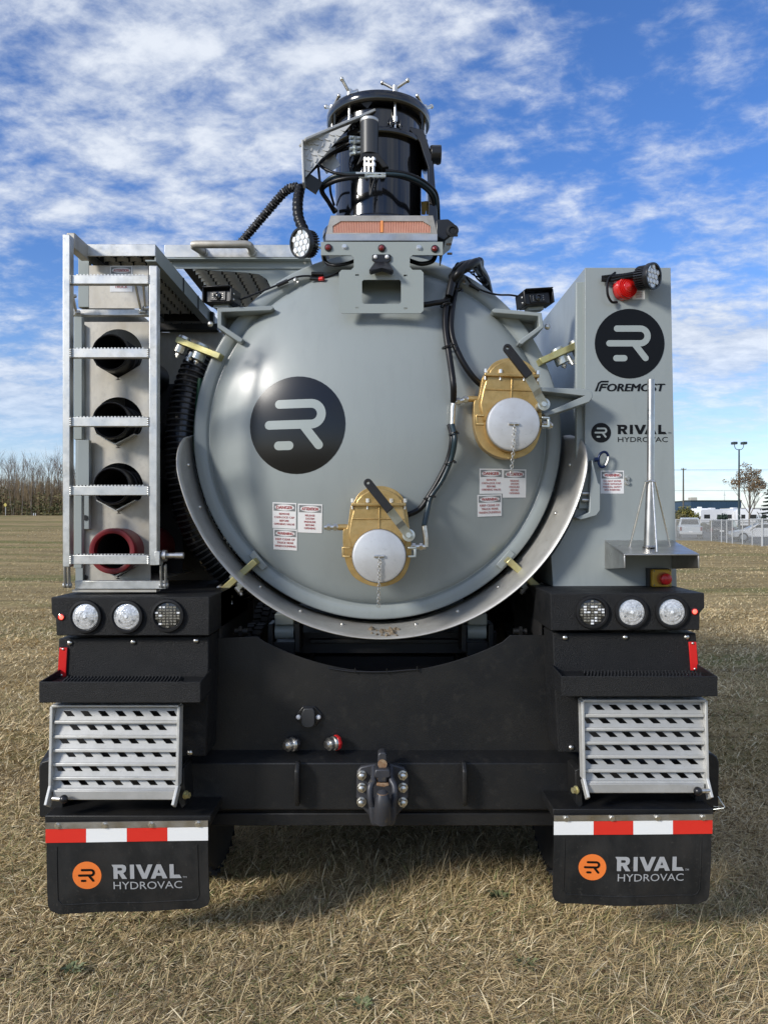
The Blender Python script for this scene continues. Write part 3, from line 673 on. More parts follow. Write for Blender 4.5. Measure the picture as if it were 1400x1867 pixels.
for x, y in ((598.7, 452), (695.8, 453), (792.4, 454)):
    p_ = P(x, y, YB); a = MB(); a.lathe([(.0165, 0), (.0165, .005), (.0125, .006)], p_, (0, -1, 0), 20); ml = O('marker_grommet', a, M['rubber'], PB)
    a = MB(); a.domebolt(p_ + Vector((0, -.004, 0)), (0, -1, 0), .0125); O('marker_lens', a, M['redd'], PB)
for x, y in ((628, 450), (763.5, 451.5)):
    a = MB(); a.hexbolt(P(x, y, YB), (0, -1, 0), .009, .010); O('bolt', a, M['chrome'], PB)
a = MB(); a.prism(pxl([(678, 466), (681, 463.5), (711, 463.5), (713, 466), (713, 474), (708, 478), (683, 478), (678, 474)], YB - .008), YB - .008, YB - .0005)
pl = O('plate_lamp', a, M['plastic'], PB, bevel=.002)
a = MB()
vs = [P(684, 477, YB - .01), P(708, 477, YB - .01), P(717, 492, YB - .055), P(714, 494.5, YB - .055), P(696, 488, YB - .062), P(676, 494.5, YB - .055), P(673, 492, YB - .055), P(696, 482, YB - .03)]
vs2 = [v + Vector((0, .03, -.006)) for v in vs]
a.add(vs + vs2, [(0, 1, 7), (1, 2, 7), (2, 3, 4, 7), (4, 5, 6, 7), (6, 0, 7), (8, 15, 9), (9, 15, 10), (10, 15, 12, 11), (12, 15, 14, 13), (14, 15, 8), (0, 8, 9, 1), (1, 9, 10, 2), (2, 10, 11, 3), (3, 11, 12, 4), (4, 12, 13, 5), (5, 13, 14, 6), (6, 14, 8, 0)])
O('lamp_shroud', a, M['plastic'], PB)
for x in (684.5, 705.5):
    a = MB(); a.domebolt(P(x, 468.5, YB - .0085), (0, -1, 0), .009); O('bolt', a, M['whitep'], PB)
hose([P(590, 470, 3.42), P(598, 481, 3.40), P(615, 484, 3.38), P(640, 478, 3.40), P(655, 470, 3.45)], .008, M['hose'], 'lamp_cable')
hose([P(795, 462, 3.42), P(788, 476, 3.42), P(770, 481, 3.40), P(755, 478, 3.42), P(735, 470, 3.46)], .010, M['hose'], 'lamp_cable')

# ---- amber light bar in a bent hood
YL = 3.48
a = MB()
f0, f1 = P(594, 427, YL), P(797, 427, YL); t0, t1 = P(603, 393, YL + .07), P(789, 393, YL + .07)
lz = L(12, YL)
up = [(608, 424), (784, 424), (785, 412), (772, 403.5), (620, 403.5), (608, 412)]
def hoodP(px, py):                                        # point on the sloping hood face
    t = (427 - py) / 34.0; return P(px, py, YL + .07 * t)
hole = [hoodP(*q) for q in [(607, 424.5), (785, 424.5), (785.5, 412), (771, 403), (621, 403), (606.5, 412)]]
oc = [f0, f1, t1, t0]
fl = oc + hole
Uv = (f1 - f0).normalized(); Nv = Uv.cross((t0 - f0)).normalized()
Vv = Nv.cross(Uv)
def uv(q): d_ = q - f0; return (d_.dot(Uv), d_.dot(Vv))
a.ext([[uv(q) for q in oc], [uv(q) for q in hole]], f0, Uv, Vv, Nv, 0, .004 if Nv.y > 0 else -.004)
HB = O('light_bar_hood', a, M['alud'], T)
a = MB(); a.box(f0.x, f1.x, YL - .004, YL + .26, f0.z - lz, f0.z - lz + .004); a.box(f0.x, f1.x, YL - .004, YL + .001, f0.z - lz + .0042, f0.z - .001)
tb0 = Vector((t0.x, YL + .26, t0.z)); tb1 = Vector((t1.x, YL + .26, t1.z))
a.add([t0, t1, tb1, tb0] + [q - Vector((0, 0, .004)) for q in (t0, t1, tb1, tb0)], [(0, 1, 2, 3), (7, 6, 5, 4), (0, 4, 5, 1), (1, 5, 6, 2), (2, 6, 7, 3), (3, 7, 4, 0)])
for A_, B_, C_, s_ in ((f0, t0, tb0, 1), (f1, t1, tb1, -1)):
    vs = [A_ - Vector((0, 0, lz - .005)), A_, B_ - Vector((0, 0, .005)), C_ - Vector((0, 0, .005)), Vector((A_.x, YL + .26, A_.z - lz + .005))]
    a.add(vs + [v + Vector((.004 * s_, 0, 0)) for v in vs], [(0, 1, 2, 3, 4), (9, 8, 7, 6, 5)] + [(i, (i + 1) % 5, (i + 1) % 5 + 5, i + 5) for i in range(5)])
O('hood_shell', a, M['steel'], HB)
# ribbed amber lens filling the opening
a = MB(); NXR = 62
hu = [uv(q) for q in hole]; u0 = min(q[0] for q in hu); u1 = max(q[0] for q in hu); v0 = min(q[1] for q in hu); v1 = max(q[1] for q in hu)
for half in ((u0, (u0 + u1) / 2 - .006), ((u0 + u1) / 2 + .006, u1)):
    n = 29; pts = []
    for i in range(n * 2 + 1):
        u = half[0] + (half[1] - half[0]) * i / (2 * n); e_ = min(u - u0, u1 - u) / (u1 - u0); top = v1 - max(0, (.085 - e_) / .085) * (v1 - v0) * .42
        dep = (-.003 if i % 2 else .003) + .004
        pts.append((f0 + Uv * u + Vv * (v0 + .001) + Vector((0, dep, 0)), f0 + Uv * u + Vv * (top - .0005) + Vector((0, dep + .002, 0))))
    o = len(a.v); a.v += [tuple(q) for pr in pts for q in pr]
    for i in range(2 * n): a.f.append([o + 2 * i, o + 2 * i + 2, o + 2 * i + 3, o + 2 * i + 1]); a.mi.append(0)
O('amber_lens', a, M['amber'], HB, sharp=10, fixn=False)
um = (u0 + u1) / 2
a = MB(); b0 = f0 + Uv * um + Vv * v0; b1 = f0 + Uv * um + Vv * (v1 - .001); a.bar(b0 + Vector((0, .006, 0)), b1 + Vector((0, .006, 0)), .0115, .012); O('lens_divider', a, mat('orange_divider', (.72, .27, .08), .3), HB)
a = MB(); a.obox(f0.lerp(f1, .5) + Vector((0, .17, .035)), (u1 - u0 - .01, .13, .06)); O('light_bar_body', a, M['plastic'], HB)

# ---- round LED work lamps
def worklamp(px, py, Y, r, d, parent=T, blen=.07):
    c_ = P(px, py, Y); d = Vector(d).normalized(); rr = L(r, Y)
    a = MB(); a.lathe([(rr * .86, -.012), (rr * .88, 0), (rr, .0), (rr * 1.02, -.006), (rr * 1.0, -.022), (rr * .93, -.026), (rr * .80, -.03), (rr * .66, -blen), (0, -blen - .004)], c_, d, 36); w = O('work_lamp', a, M['plastic'], parent)
    a_ = d.orthogonal().normalized()
    a_ = Vector((0, 0, 1)).cross(d).normalized(); b_ = d.cross(a_)
    a = MB()
    for k in range(30):
        t = 2 * PI * k / 30; e_ = a_ * math.cos(t) + b_ * math.sin(t); tn = d.cross(e_)
        o_ = c_ + e_ * rr * .78 - d * (blen * .55); Mx = Matrix((e_, tn, d)).transposed(); a.obox(o_, (rr * .26, .005, blen * .8), Mx)
    O('cooling_fins', a, M['plastic'], w)
    a = MB(); a.lathe([(0, -.010), (rr * .87, -.010)], c_, d, 32); O('reflector_plate', a, M['chrome'], w)
    a = MB()
    spots = [(0, 0)] + [(.42, k * 60) for k in range(6)] + [(.73, 30 + k * 60) for k in range(6)]
    for q, an in spots:
        o_ = c_ + (a_ * math.cos(R(an)) + b_ * math.sin(R(an))) * rr * q - d * .009
        a.lathe([(rr * .205, 0), (rr * .20, .003), (rr * .12, .004), (0, .0045)], o_, d, 6)
    O('led_lenses', a, M['ledw'], w)
    return w
w1 = worklamp(547, 443, 3.44, 27, (-.62, -.74, -.18))
a = MB(); q = P(585, 452, 3.46); a.bar(P(566, 446, 3.50), q, .028, .010, up=(0, 0, 1)); a.hexbolt(P(577, 447, 3.46), (-.5, -.8, 0), .010, .014); a.hexbolt(P(592, 471, 3.46), (0, -1, 0), .008, .02); O('lamp_mount', a, M['zincp'], w1, bevel=.002)

# ---- black rotating tower on top of the tank
YT = 4.2; TX = (690 - CX) * YT / F
def tz(py): return EYE + (CY - py) * YT / F
a = MB(); zt, zb = 3.88, 3.26
a.lathe([(.236, zb), (.236, zt)], (TX, YT, 0), (0, 0, 1), 72); TW = O('boom_tower', a, M['gloss'], T)
a = MB(); a.lathe([(.205, 3.895), (.276, 3.895), (.282, 3.905), (.282, 3.940), (.276, 3.950), (.205, 3.950)], (TX, YT, 0), (0, 0, 1), 72, closed=True); O('top_flange', a, M['gloss'], TW)
a = MB(); a.lathe([(.2365, 3.74), (.262, 3.74), (.266, 3.746), (.266, 3.764), (.262, 3.77), (.2365, 3.77)], (TX, YT, 0), (0, 0, 1), 72, closed=True); O('lower_flange', a, M['gloss'], TW)
a = MB(); a.lathe([(.2365, 3.275), (.30, 3.275), (.304, 3.28), (.304, 3.305), (.30, 3.31), (.2365, 3.31)], (TX, YT, 0), (0, 0, 1), 72, closed=True); O('base_flange', a, M['gloss'], TW)
a = MB(); a.lathe([(.30, 2.93), (.30, 3.27), (.24, 3.2701)], (TX, YT, 0), (0, 0, 1), 48); O('turret_base', a, M['black'], TW)
for k in range(15):
    t = R(-170 + 160 * k / 14); a = MB(); a.domebolt((TX + .264 * math.cos(t), YT + .264 * math.sin(t), 3.31), (0, 0, 1), .016); O('bolt', a, M['chrome'], TW)
def wingbolt(deg, ang):
    t = R(deg - 90); q = Vector((TX + .254 * math.cos(t), YT + .254 * math.sin(t), 0)); rad = Vector((math.cos(t), math.sin(t), 0)); tn = Vector((math.cos(ang), math.sin(ang), 0))
    a = MB(); a.cyl(q + Vector((0, 0, 3.755)), q + Vector((0, 0, 3.985)), .0075, n=10); a.cyl(q + Vector((0, 0, 3.951)), q + Vector((0, 0, 3.987)), .017, .015, 14); a.cyl(q + Vector((0, 0, 3.800)), q + Vector((0, 0, 3.830)), .013, n=10)
    for s_ in (-1, 1):
        e_ = q + Vector((0, 0, 3.977)) + tn * s_ * .066 + Vector((0, 0, .034)); a.cyl(q + Vector((0, 0, 3.973)), e_, .0085, n=10); a.ball(e_, .0120, 10)
    wb = O('wing_bolt', a, M['chrome'], TW)
    a = MB(); c_ = q + Vector((0, 0, 3.790)); Mx = Matrix((rad, Vector((0, 0, 1)).cross(rad), Vector((0, 0, 1)))).transposed()
    a.obox(c_ + Mx @ Vector((-.012, .026, 0)), (.05, .012, .05), Mx); a.obox(c_ + Mx @ Vector((-.012, -.026, 0)), (.05, .012, .05), Mx); a.cyl(c_ + Mx @ Vector((0, .04, 0)), c_ + Mx @ Vector((0, -.04, 0)), .008, n=10); O('bolt_lug', a, M['gloss'], TW, bevel=.002)
for dg, an in ((-36, 1.0), (20, -.15), (-78, 2.2), (78, .9), (135, .3), (-135, .8)): wingbolt(dg, an)
# tread-plate guard
def t1(zx, zy, Y=3.86): return P(500 + zx / 3.889, 120 + zy / 3.889, Y)
a = MB()
g = [t1(203, 548), t1(545, 412), t1(222, 790)]
U = (g[1] - g[0]).normalized(); N = U.cross(g[2] - g[0]).normalized(); V = N.cross(U)
if N.y > 0: N = -N
def guv(q): d_ = q - g[0]; return (d_.dot(U), d_.dot(V))
tri = [guv(q) for q in g]
a.ext(tri, g[0], U, V, N, -.003, 0); TG = O('tread_plate_guard', a, M['stepa'], TW)
a = MB()
def intri(p_):
    s_ = [(b[0] - a_[0]) * (p_[1] - a_[1]) - (b[1] - a_[1]) * (p_[0] - a_[0]) for a_, b in zip(tri, tri[1:] + tri[:1])]
    return all(q > .0009 for q in s_) or all(q < -.0009 for q in s_)
for i in range(-4, 30):
    for j in range(-30, 30):
        c_ = (i * .030, j * .030 + (.015 if i % 2 else 0))
        if intri(c_):
            ang = R(40 if (i + j) % 2 else 130); pts = [(c_[0] + .014 * math.cos(t) * math.cos(ang) - .0042 * math.sin(t) * math.sin(ang), c_[1] + .014 * math.cos(t) * math.sin(ang) + .0042 * math.sin(t) * math.cos(ang)) for t in np.linspace(0, 2 * PI, 9)[:-1]]
            a.ext(pts, g[0], U, V, N, .0001, .0055)
O('tread_pattern', a, M['stepa'], TG)
a = MB()
a.bar(t1(200, 545, 3.85), t1(690, 338, 4.0), .012, .10, up=(0, 1, .3)); a.bar(t1(203, 545, 3.86), t1(212, 850, 3.86), .010, .07); O('guard_edge', a, M['stepa'], TG, bevel=.002)
a = MB(); a.bar(t1(215, 800, 3.9), t1(320, 870, 3.92), L(24, 3.9), .02); a.bar(t1(310, 690, 3.95), t1(330, 880, 3.95), .012, .05); O('guard_bracket', a, M['plastic'], TG)
a = MB(); a.bar(t1(330, 700, 3.98), t1(430, 640, 3.98), L(40, 3.98), .004); O('guard_plate', a, M['alu'], TG)
# accumulator cylinder and fittings
a = MB(); a.cyl(t1(674, 408, 3.92), t1(674, 640, 3.92), L(16.6, 3.92), n=28); AC = O('hydraulic_cylinder', a, M['filter'], TW, bevel=.002)
a = MB(); a.cyl(t1(674, 385, 3.92), t1(674, 410, 3.92), L(16.9, 3.92), n=28); O('cylinder_cap', a, M['alu'], AC, bevel=.003)
a = MB(); a.prism([(q.x, q.z) for q in (t1(585, 720, 3.9), t1(620, 630, 3.9), t1(735, 630, 3.9), t1(812, 728, 3.9), t1(770, 735, 3.9), t1(735, 690, 3.9), t1(620, 690, 3.9))], 3.88, 3.95); O('cylinder_bracket', a, M['black'], AC, bevel=.004)
for zx, zy in ((570, 515), (570, 540), (570, 582), (572, 615)):
    a = MB(); a.cyl(t1(zx - 35, zy + (zy - 550) * .2, 3.90), t1(zx + 40, zy, 3.92), L(3.4, 3.9), n=10); a.cyl(t1(zx - 8, zy, 3.90), t1(zx + 8, zy, 3.91), L(4.6, 3.9), n=6); O('hose_fitting', a, M['zincp'], AC)
for zx in (645, 670, 703):
    a = MB(); a.cyl(t1(zx, 650, 3.87), t1(zx, 755, 3.87), L(2.6, 3.87), n=10); a.cyl(t1(zx, 690, 3.87), t1(zx, 715, 3.87), L(4.0, 3.87), n=6); a.cyl(t1(zx, 655, 3.87), t1(zx, 672, 3.87), L(4.0, 3.87), n=6); O('hose_fitting', a, M['chrome'], AC)
a = MB(); a.cyl(t1(575, 765, 3.86), t1(790, 770, 3.86), L(3.2, 3.86), n=10); a.cyl(t1(600, 790, 3.86), t1(790, 785, 3.86), L(3.0, 3.86), n=10)
for zx in (590, 650, 720, 770): a.cyl(t1(zx - 8, 776, 3.86), t1(zx + 8, 776, 3.86), L(4.2, 3.86), n=6)
O('hose_fitting', a, M['zincp'], AC)
for pts, r, mm in (
    ([(790, 765, 3.86), (930, 780, 3.86), (1060, 840, 3.9), (1140, 930, 4.0), (1150, 1090, 4.1)], 3.4, 'blueh'),
    ([(790, 745, 3.86), (940, 765, 3.86), (1070, 825, 3.9), (1150, 910, 4.0), (1165, 1090, 4.1)], 3.2, 'hose'),
    ([(740, 770, 3.86), (900, 790, 3.87), (1040, 850, 3.9), (1120, 940, 4.0), (1135, 1090, 4.1)], 3.2, 'hose'),
    ([(580, 765, 3.86), (480, 770, 3.87), (390, 800, 3.9), (330, 870, 3.95), (370, 950, 4.0), (440, 1030, 4.1)], 3.4, 'blueh'),
    ([(600, 790, 3.86), (500, 800, 3.87), (410, 825, 3.9), (340, 880, 3.95), (385, 965, 4.0), (430, 1040, 4.05)], 4.2, 'hose'),
    ([(640, 775, 3.85), (520, 775, 3.86), (400, 750, 3.88), (315, 690, 3.92), (345, 600, 4.0), (540, 520, 3.95)], 2.8, 'hose'),
    ([(310, 690, 3.93), (420, 620, 3.98), (540, 580, 3.92)], 3.0, 'hose'),
    ([(240, 770, 3.9), (380, 640, 3.96), (540, 545, 3.92)], 3.0, 'hose'),
    ([(395, 830, 4.0), (400, 900, 4.1), (425, 990, 4.15)], 2.4, 'hose'),
    ([(685, 790, 3.85), (680, 850, 3.86), (682, 920, 3.86), (695, 860, 3.86), (715, 790, 3.86)], 2.2, 'hose'),
    ([(735, 800, 3.87), (715, 860, 3.9), (725, 900, 3.92)], 1.4, 'hose')):
    a = MB(); a.tube(cat([t1(*q) for q in pts], 9), L(r, 3.9), 10); O('hydraulic_hose', a, M[mm], TW, sharp=80)
# black arm at the tower's right side
a = MB()
a.prism([(q.x, q.z) for q in (t1(900, 395, 4.0), t1(1060, 430, 4.0), t1(1130, 640, 4.0), t1(1165, 1120, 4.0), t1(1095, 1120, 4.0), t1(1090, 700, 4.0), t1(1030, 520, 4.0), t1(960, 440, 4.0))], 4.03, 4.22)
O('side_arm', a, M['gloss'], TW, bevel=.006)
a = MB(); a.cyl(t1(1110, 630, 4.05), t1(1182, 630, 4.05), L(16, 4.05), n=20); a.cyl(t1(1125, 570, 4.05), t1(1125, 640, 4.05), L(6, 4.05), n=12); a.cyl(t1(1160, 660, 4.05), t1(1160, 700, 4.05), L(3.5, 4.05), n=10); O('rotary_sensor', a, M['plastic'], TW, bevel=.003)
a = MB(); a.prism([(q.x, q.z) for q in (t1(1140, 1105, 3.75), t1(1230, 1100, 3.75), t1(1280, 1140, 3.75), t1(1275, 1200, 3.75), t1(1200, 1260, 3.75), t1(1140, 1230, 3.75))], 3.72, 3.95); gb = O('rotation_motor', a, M['plastic'], TW, bevel=.008)
for zx, zy in ((1290, 1203), (1245, 1265), (1250, 1332)):
    a = MB(); a.cyl(t1(zx - 25, zy, 3.75), t1(zx + 10, zy, 3.75), L(2.2, 3.75), n=8); O('grease_fitting', a, M['rust'], gb)
a = MB(); a.lathe([(.030, 0), (.03, .006), (.018, .008), (.014, .002), (0, .003)], t1(1262, 1170, 3.718), (0, -1, 0), 20); O('motor_port', a, M['black'], gb)
a = MB(); a.prism([(q.x, q.z) for q in (t1(1020, 940, 4.2), t1(1090, 930, 4.2), t1(1075, 1030, 4.2), t1(1050, 1030, 4.2))], 4.25, 4.252); O('yellow_label', a, M['yellow'], TW)
# ribbed hoses at the tower's left
def ribbed(pts, Ys, r, pitch, depth, m, name, parent=T, n=14):
    path = resample(cat([P(x, y, Yv) for (x, y), Yv in zip(pts, Ys)], 24), pitch / 4)
    rs = [r + depth * (1, .3, -.9, .3)[i % 4] for i in range(len(path))]
    a = MB(); a.tube(path, rs, n); return O(name, a, m, parent, sharp=75)
path = resample(cat([P(x, y, Yv) for x, y, Yv in ((436, 446, 4.25), (462, 416, 4.2), (490, 383, 4.14), (515, 354, 4.07), (530, 343, 4.03), (546, 341, 4.0))], 24), .003)
a = MB(); a.tube(path[::6], .020, 12); SPH = O('spiral_hose', a, M['hose'], TW, sharp=80)
a = MB(); hx = []
for i_, p_ in enumerate(path):
    d_ = (path[min(i_ + 1, len(path) - 1)] - path[max(i_ - 1, 0)]).normalized(); n1_ = Vector((0, 1, 0)).cross(d_).normalized(); n2_ = d_.cross(n1_); t_ = 2 * PI * i_ * .003 / .017
    hx.append(p_ + (n1_ * math.cos(t_) + n2_ * math.sin(t_)) * .0235)
a.tube(hx, .0032, 6); O('spring_coil', a, M['ribg'], SPH)
ribbed([(547, 343), (543, 370), (545, 398), (556, 424), (566, 450)], [4.0, 3.95, 3.92, 3.9, 3.9], .026, .03, .0025, M['hose'], 'ribbed_hose', TW)

# ---- ladder on the left
YLd = 3.12
a = MB()
def rail(x0, x1, y0, y1, name='ladder'):
    a = MB(); p_, q_ = P(x0, y0, YLd), P(x1, y1, YLd); a.box(p_.x, q_.x, YLd, YLd + .042, q_.z, p_.z); return a
LD = O('ladder', rail(114.5, 128, 427, 1034), M['alu'], T, bevel=.003)
O('rail', rail(272, 287, 484, 1031), M['alu'], LD, bevel=.003)
for y0, y1 in ((501, 517), (635, 651.5), (760.5, 777), (886, 903), (1012, 1029)):
    p_, q_ = P(128, y0, YLd), P(272, y1, YLd); a = MB(); a.box(p_.x + .0005, q_.x - .0005, YLd + .004, YLd + .034, q_.z, p_.z); rg = O('rung', a, M['alu'], LD, bevel=.002)
    a = MB(); nT = 20
    for k in range(nT):
        xx = p_.x + .02 + (q_.x - p_.x - .04) * (k + .5) / nT; a.cyl((xx, YLd + .006, p_.z + .001), (xx, YLd + .032, p_.z + .001), .0042, n=8)
    O('serration', a, M['alu'], rg)
    for xx, s_ in ((p_.x, 1), (q_.x, -1)):
        a = MB(); a.tube([(xx + s_ * .003, YLd - .001 + .002 * (k % 2), p_.z + (q_.z - p_.z) * k / 9) for k in range(10)], .0045, 6); O('weld_bead', a, M['alu'], rg)
a = MB(); p_, q_ = P(130, 564, 3.26), P(270, 575, 3.26); a.box(p_.x, q_.x, 3.26, 3.29, q_.z, p_.z); O('cross_bar', a, M['alu'], LD, bevel=.002)
for x0, yv0, x1, yv1 in ((247, 517, 258, 568), (262, 519, 266, 562), (133, 540, 140, 570)):
    a = MB(); a.bar(P(x0, yv0, 3.19), P(x1, yv1, 3.24), .022, .008, up=(1, .2, 0)); a.cyl(P(x1 - 4, yv1, 3.23), P(x1 + 6, yv1, 3.25), .010, n=10); a.cyl(P(x0 - 4, yv0, 3.18), P(x0 + 6, yv0, 3.2), .008, n=10); O('hinge_link', a, M['steel'], LD, bevel=.002)
p_, q_ = P(137, 1059, 3.20), P(303, 1074, 3.20)
a = MB(); a.box(p_.x, q_.x, 3.20, 3.235, q_.z, p_.z); O('foot_bar', a, M['alu'], LD, bevel=.002)
p_, q_ = P(136, 1074.5, 3.22), P(288, 1077, 3.22)
a = MB(); a.box(p_.x, q_.x, 3.20, 3.26, q_.z - .004, p_.z); O('foot_plate', a, M['alud'], LD)
for x in (119, 126, 294, 302):
    a = MB(); a.bar(P(x, 1030, 3.16), P(x + 1, 1070, 3.19), .022, .007, up=(1, 0, 0)); a.cyl(P(x - 3, 1067, 3.19), P(x + 5, 1067, 3.19), .011, n=12); O('hinge_link', a, M['alu'], LD, bevel=.002)
a = MB(); a.cyl(P(290, 1013, 3.15), P(320, 1013, 3.15), .012, n=12); a.cyl(P(298, 1013, 3.15), P(304, 1013, 3.15), .024, n=14); a.cyl(P(320, 1013, 3.15), P(335, 1013, 3.15), .014, n=10); O('latch_pin', a, M['steel'], LD)
a = MB(); p_, q_ = P(284, 1005, 3.13), P(293, 1030, 3.13); a.box(p_.x, q_.x, 3.118, 3.17, q_.z, p_.z); O('latch_plate', a, M['alu'], LD, bevel=.002)

# ---- tube rack behind the ladder
YR = 3.40
def rk(px, py): return pxl([(px, py)], YR)[0]
holes = []
for cx, cy in ((216, 645), (216, 769), (217, 889), (216, 1008)):
    c_ = rk(cx, cy); r_ = L(45, YR); lp = [(c_[0] + r_ * math.cos(t), c_[1] + r_ * math.sin(t)) for t in np.linspace(R(-28), R(208), 25)] + [(c_[0] + .012, c_[1] - r_ * 1.06), (c_[0] - .012, c_[1] - r_ * 1.06)]
    holes.append(lp)
a = MB(); a.prism([pxl([(151, 587), (275, 587), (275, 1062), (151, 1062)], YR)] + holes, YR, YR + .004); RK = O('tube_rack', a, M['alud'], T)
xL, zT = rk(158, 483); xR, zB = rk(275, 1062)
a = MB(); a.box(xL - .02, xL - .016, YR + .0045, 7.5, zB, zT); a.box(xL - .0155, xR - .0025, YR + .0045, 4.2, zB - .001, zB + .003); O('rack_side', a, M['alud'], RK)
zs_ = P(0, 700, 4.3).z; zt2 = P(0, 606, 4.3).z
a = MB(); a.box(xL - .015, -.90, 4.30, 4.305, zs_, zt2); O('rear_bulkhead', a, M['alud'], RK)
a = MB(); a.box(xL - .015, -.90, 4.296, 4.302, zB - .1, zs_ - .001); O('rack_shade_sheet', a, M['dark'], RK)  # dark sheet added for the unlit lower part of the bulkhead
a = MB(); a.box(xL - .015, -.92, 4.24, 4.30, zt2 + .001, zt2 + .035); O('bulkhead_beam', a, M['black'], RK)
a = MB(); a.box(xL - .0155, xR - .0025, 3.95, 3.955, zB + .004, P(0, 700, 3.95).z); O('rack_back_shade', a, M['dark'], RK)  # dark sheet standing in for the unlit inside of the rack
a = MB(); p_, q_ = P(163, 484, 3.36), P(271, 562, 3.36); a.box(p_.x, q_.x, 3.36, 3.364, q_.z, p_.z); TP = O('rack_top_panel', a, M['alud'], RK)
sticker(T, *[pxl([(201, 0)], 3.358)[0][0], pxl([(242, 0)], 3.358)[0][0]], pxl([(0, 532)], 3.358)[0][1], pxl([(0, 485)], 3.358)[0][1], 3.358, 'ATTENTION', ['KEEP', 'CLEAR OF', 'TRUCK'])
for k, (cx, cy) in enumerate(((216, 769), (217, 889), (216, 1008))):
    c_ = P(cx - 2, cy + 42, YR - .02)
    a = MB(); a.bar(c_ + Vector((-.085, 0, .045)), c_, .004, .05); a.bar(c_ + Vector((.085, 0, .045)), c_, .004, .05); O('support_angle', a, M['alu'], RK)
# grey uprights
for x0, x1, y0, y1, Y, mm in ((135, 150, 577, 801, 3.26, 'paint2'), (135, 149.5, 903, 1036, 3.26, 'paint2'), (143, 163, 466, 560, 3.375, 'paint2'), (141, 163, 802, 965, 3.36, 'paint'), (138, 152, 590, 1060, 3.38, 'paint')):
    p_, q_ = P(x0, y0, Y), P(x1, y1, Y); a = MB(); a.box(p_.x, q_.x, Y, Y + .03, q_.z, p_.z); O('upright', a, M[mm], T, bevel=.002)
for y in (944, 1053):
    a = MB(); a.lathe([(.012, 0), (.012, .002), (0, .0021)], P(156, y, 3.358 if y < 1000 else 3.398), (0, -1, 0), 16); O('bolt_hole_disc', a, M['plastic'], T)  # black disc stands in for the darkness of an open hole
# the four suction tubes lying in the rack: things of their own
tubes = (((201, 642), 3.30, .080, 'black suction tube in the top slot of the rack behind the ladder', 'hose', .9),
         ((202, 766), 3.30, .080, 'black suction tube in the second slot from the top of the rack', 'hose', .9),
         ((203, 886), 3.30, .080, 'black suction tube in the third slot of the rack, above the red one', 'hose', .9),
         ((204, 1005), 3.26, .098, 'suction tube with a red rubber end in the lowest slot', 'redhose', .78))
for (x, y), Yt, r_, lab, mm, inn in tubes:
    c_ = P(x, y, Yt); a = MB()
    a.lathe([(r_ * inn, .55), (r_ * inn, .004), (r_ * (inn + 1) / 2, 0), (r_ * .985, .002), (r_, .010), (r_, .05), (r_ * .97, .056), (r_ * .97, .64), (0, .64)], c_, (0, 1, 0), 48)
    t_ = O('suction_tube', a, M[mm], None); tag(t_, lab, 'tube', 'suction tubes stored in the rack')
    a = MB(); a.lathe([(0, .5), (r_ * inn * .98, .5), (r_ * inn * .98, .04)], c_, (0, 1, 0), 40); O('bore', a, M['dark'], t_)
    if mm == 'hose':
        a = MB()
        for k in range(3): a.lathe([(r_ * .97, .10 + .05 * k), (r_ * 1.02, .105 + .05 * k), (r_ * 1.02, .115 + .05 * k), (r_ * .97, .12 + .05 * k)], c_, (0, 1, 0), 40)
        O('rib', a, M['rubber'], t_)

# ---- walkway and rear platform of perforated tread
def tread(x0, x1, y0, y1, z, cols, parent, rowp=.062):
    a = MB(); nrow = int((y1 - y0) / rowp)
    for ci in range(cols):
        cx_ = x0 + (x1 - x0) * (ci + .5) / cols; rr_ = min(.034, (x1 - x0) / cols * .44)
        for ri in range(nrow):
            cy_ = y0 + rowp * (ri + .5); k = 10
            vs = []
            for i in range(k + 1):
                t = R(172 + 196 * i / k); vs.append((cx_ + rr_ * math.cos(t), cy_ + rowp * .36 * math.sin(t), z)); vs.append((cx_ + rr_ * .93 * math.cos(t), cy_ + rowp * .32 * math.sin(t), z - .019))
            a.add(vs, [(2 * i, 2 * i + 2, 2 * i + 3, 2 * i + 1) for i in range(k)])
    g_ = O('tread_dimples', a, M['tread'], parent, kind='stuff', fixn=False)
    a = MB(); nb = int((x1 - x0) / .033)
    for i in range(nb):
        for ry in (0.02, .065): a.lathe([(.011, 0), (.009, .008), (.006, .009), (.0055, .001)], (x0 + (i + .5) * (x1 - x0) / nb, y0 + ry, z + .006), (0, 0, 1), 10)
    O('tread_buttons', a, M['alu'], parent, kind='stuff')
YW = 3.30
p_, q_ = P(151, 445, YW), P(284, 467, YW)
a = MB(); a.box(p_.x, q_.x, YW, YW + .006, q_.z, p_.z); a.box(p_.x, q_.x, YW + .006, YW + .05, p_.z - .006, p_.z - .001)
WK = O('walkway', a, M['alu'], T, bevel=.002)
a = MB(); a.box(q_.x - .006, q_.x, YW + .0065, 5.6, q_.z - .02, p_.z - .001); a.box(q_.x - .045, q_.x - .0065, YW + .0065, 5.6, q_.z - .02, q_.z - .014); O('walkway_side_channel', a, M['paint2'], WK)
a = MB(); a.box(p_.x, p_.x + .006, YW + .0065, 5.6, q_.z, p_.z - .001); O('walkway_side_channel', a, M['alu'], WK)
a = MB(); a.box(p_.x + .007, q_.x - .007, YW + .051, 5.6, p_.z - .010, p_.z - .006); O('shaded_deck_plate', a, M['dark'], WK)  # aluminium deck coloured near black: shade between the dimples is painted in
tread(p_.x + .035, q_.x - .045, YW + .055, 5.5, p_.z - .012, 4, WK)
for k in range(5):
    yy = 3.75 + k * .3; a = MB(); a.box(q_.x + .0005, q_.x + .004, yy, yy + .012, q_.z - .02, p_.z - .002); O('channel_seam', a, M['black'], WK)
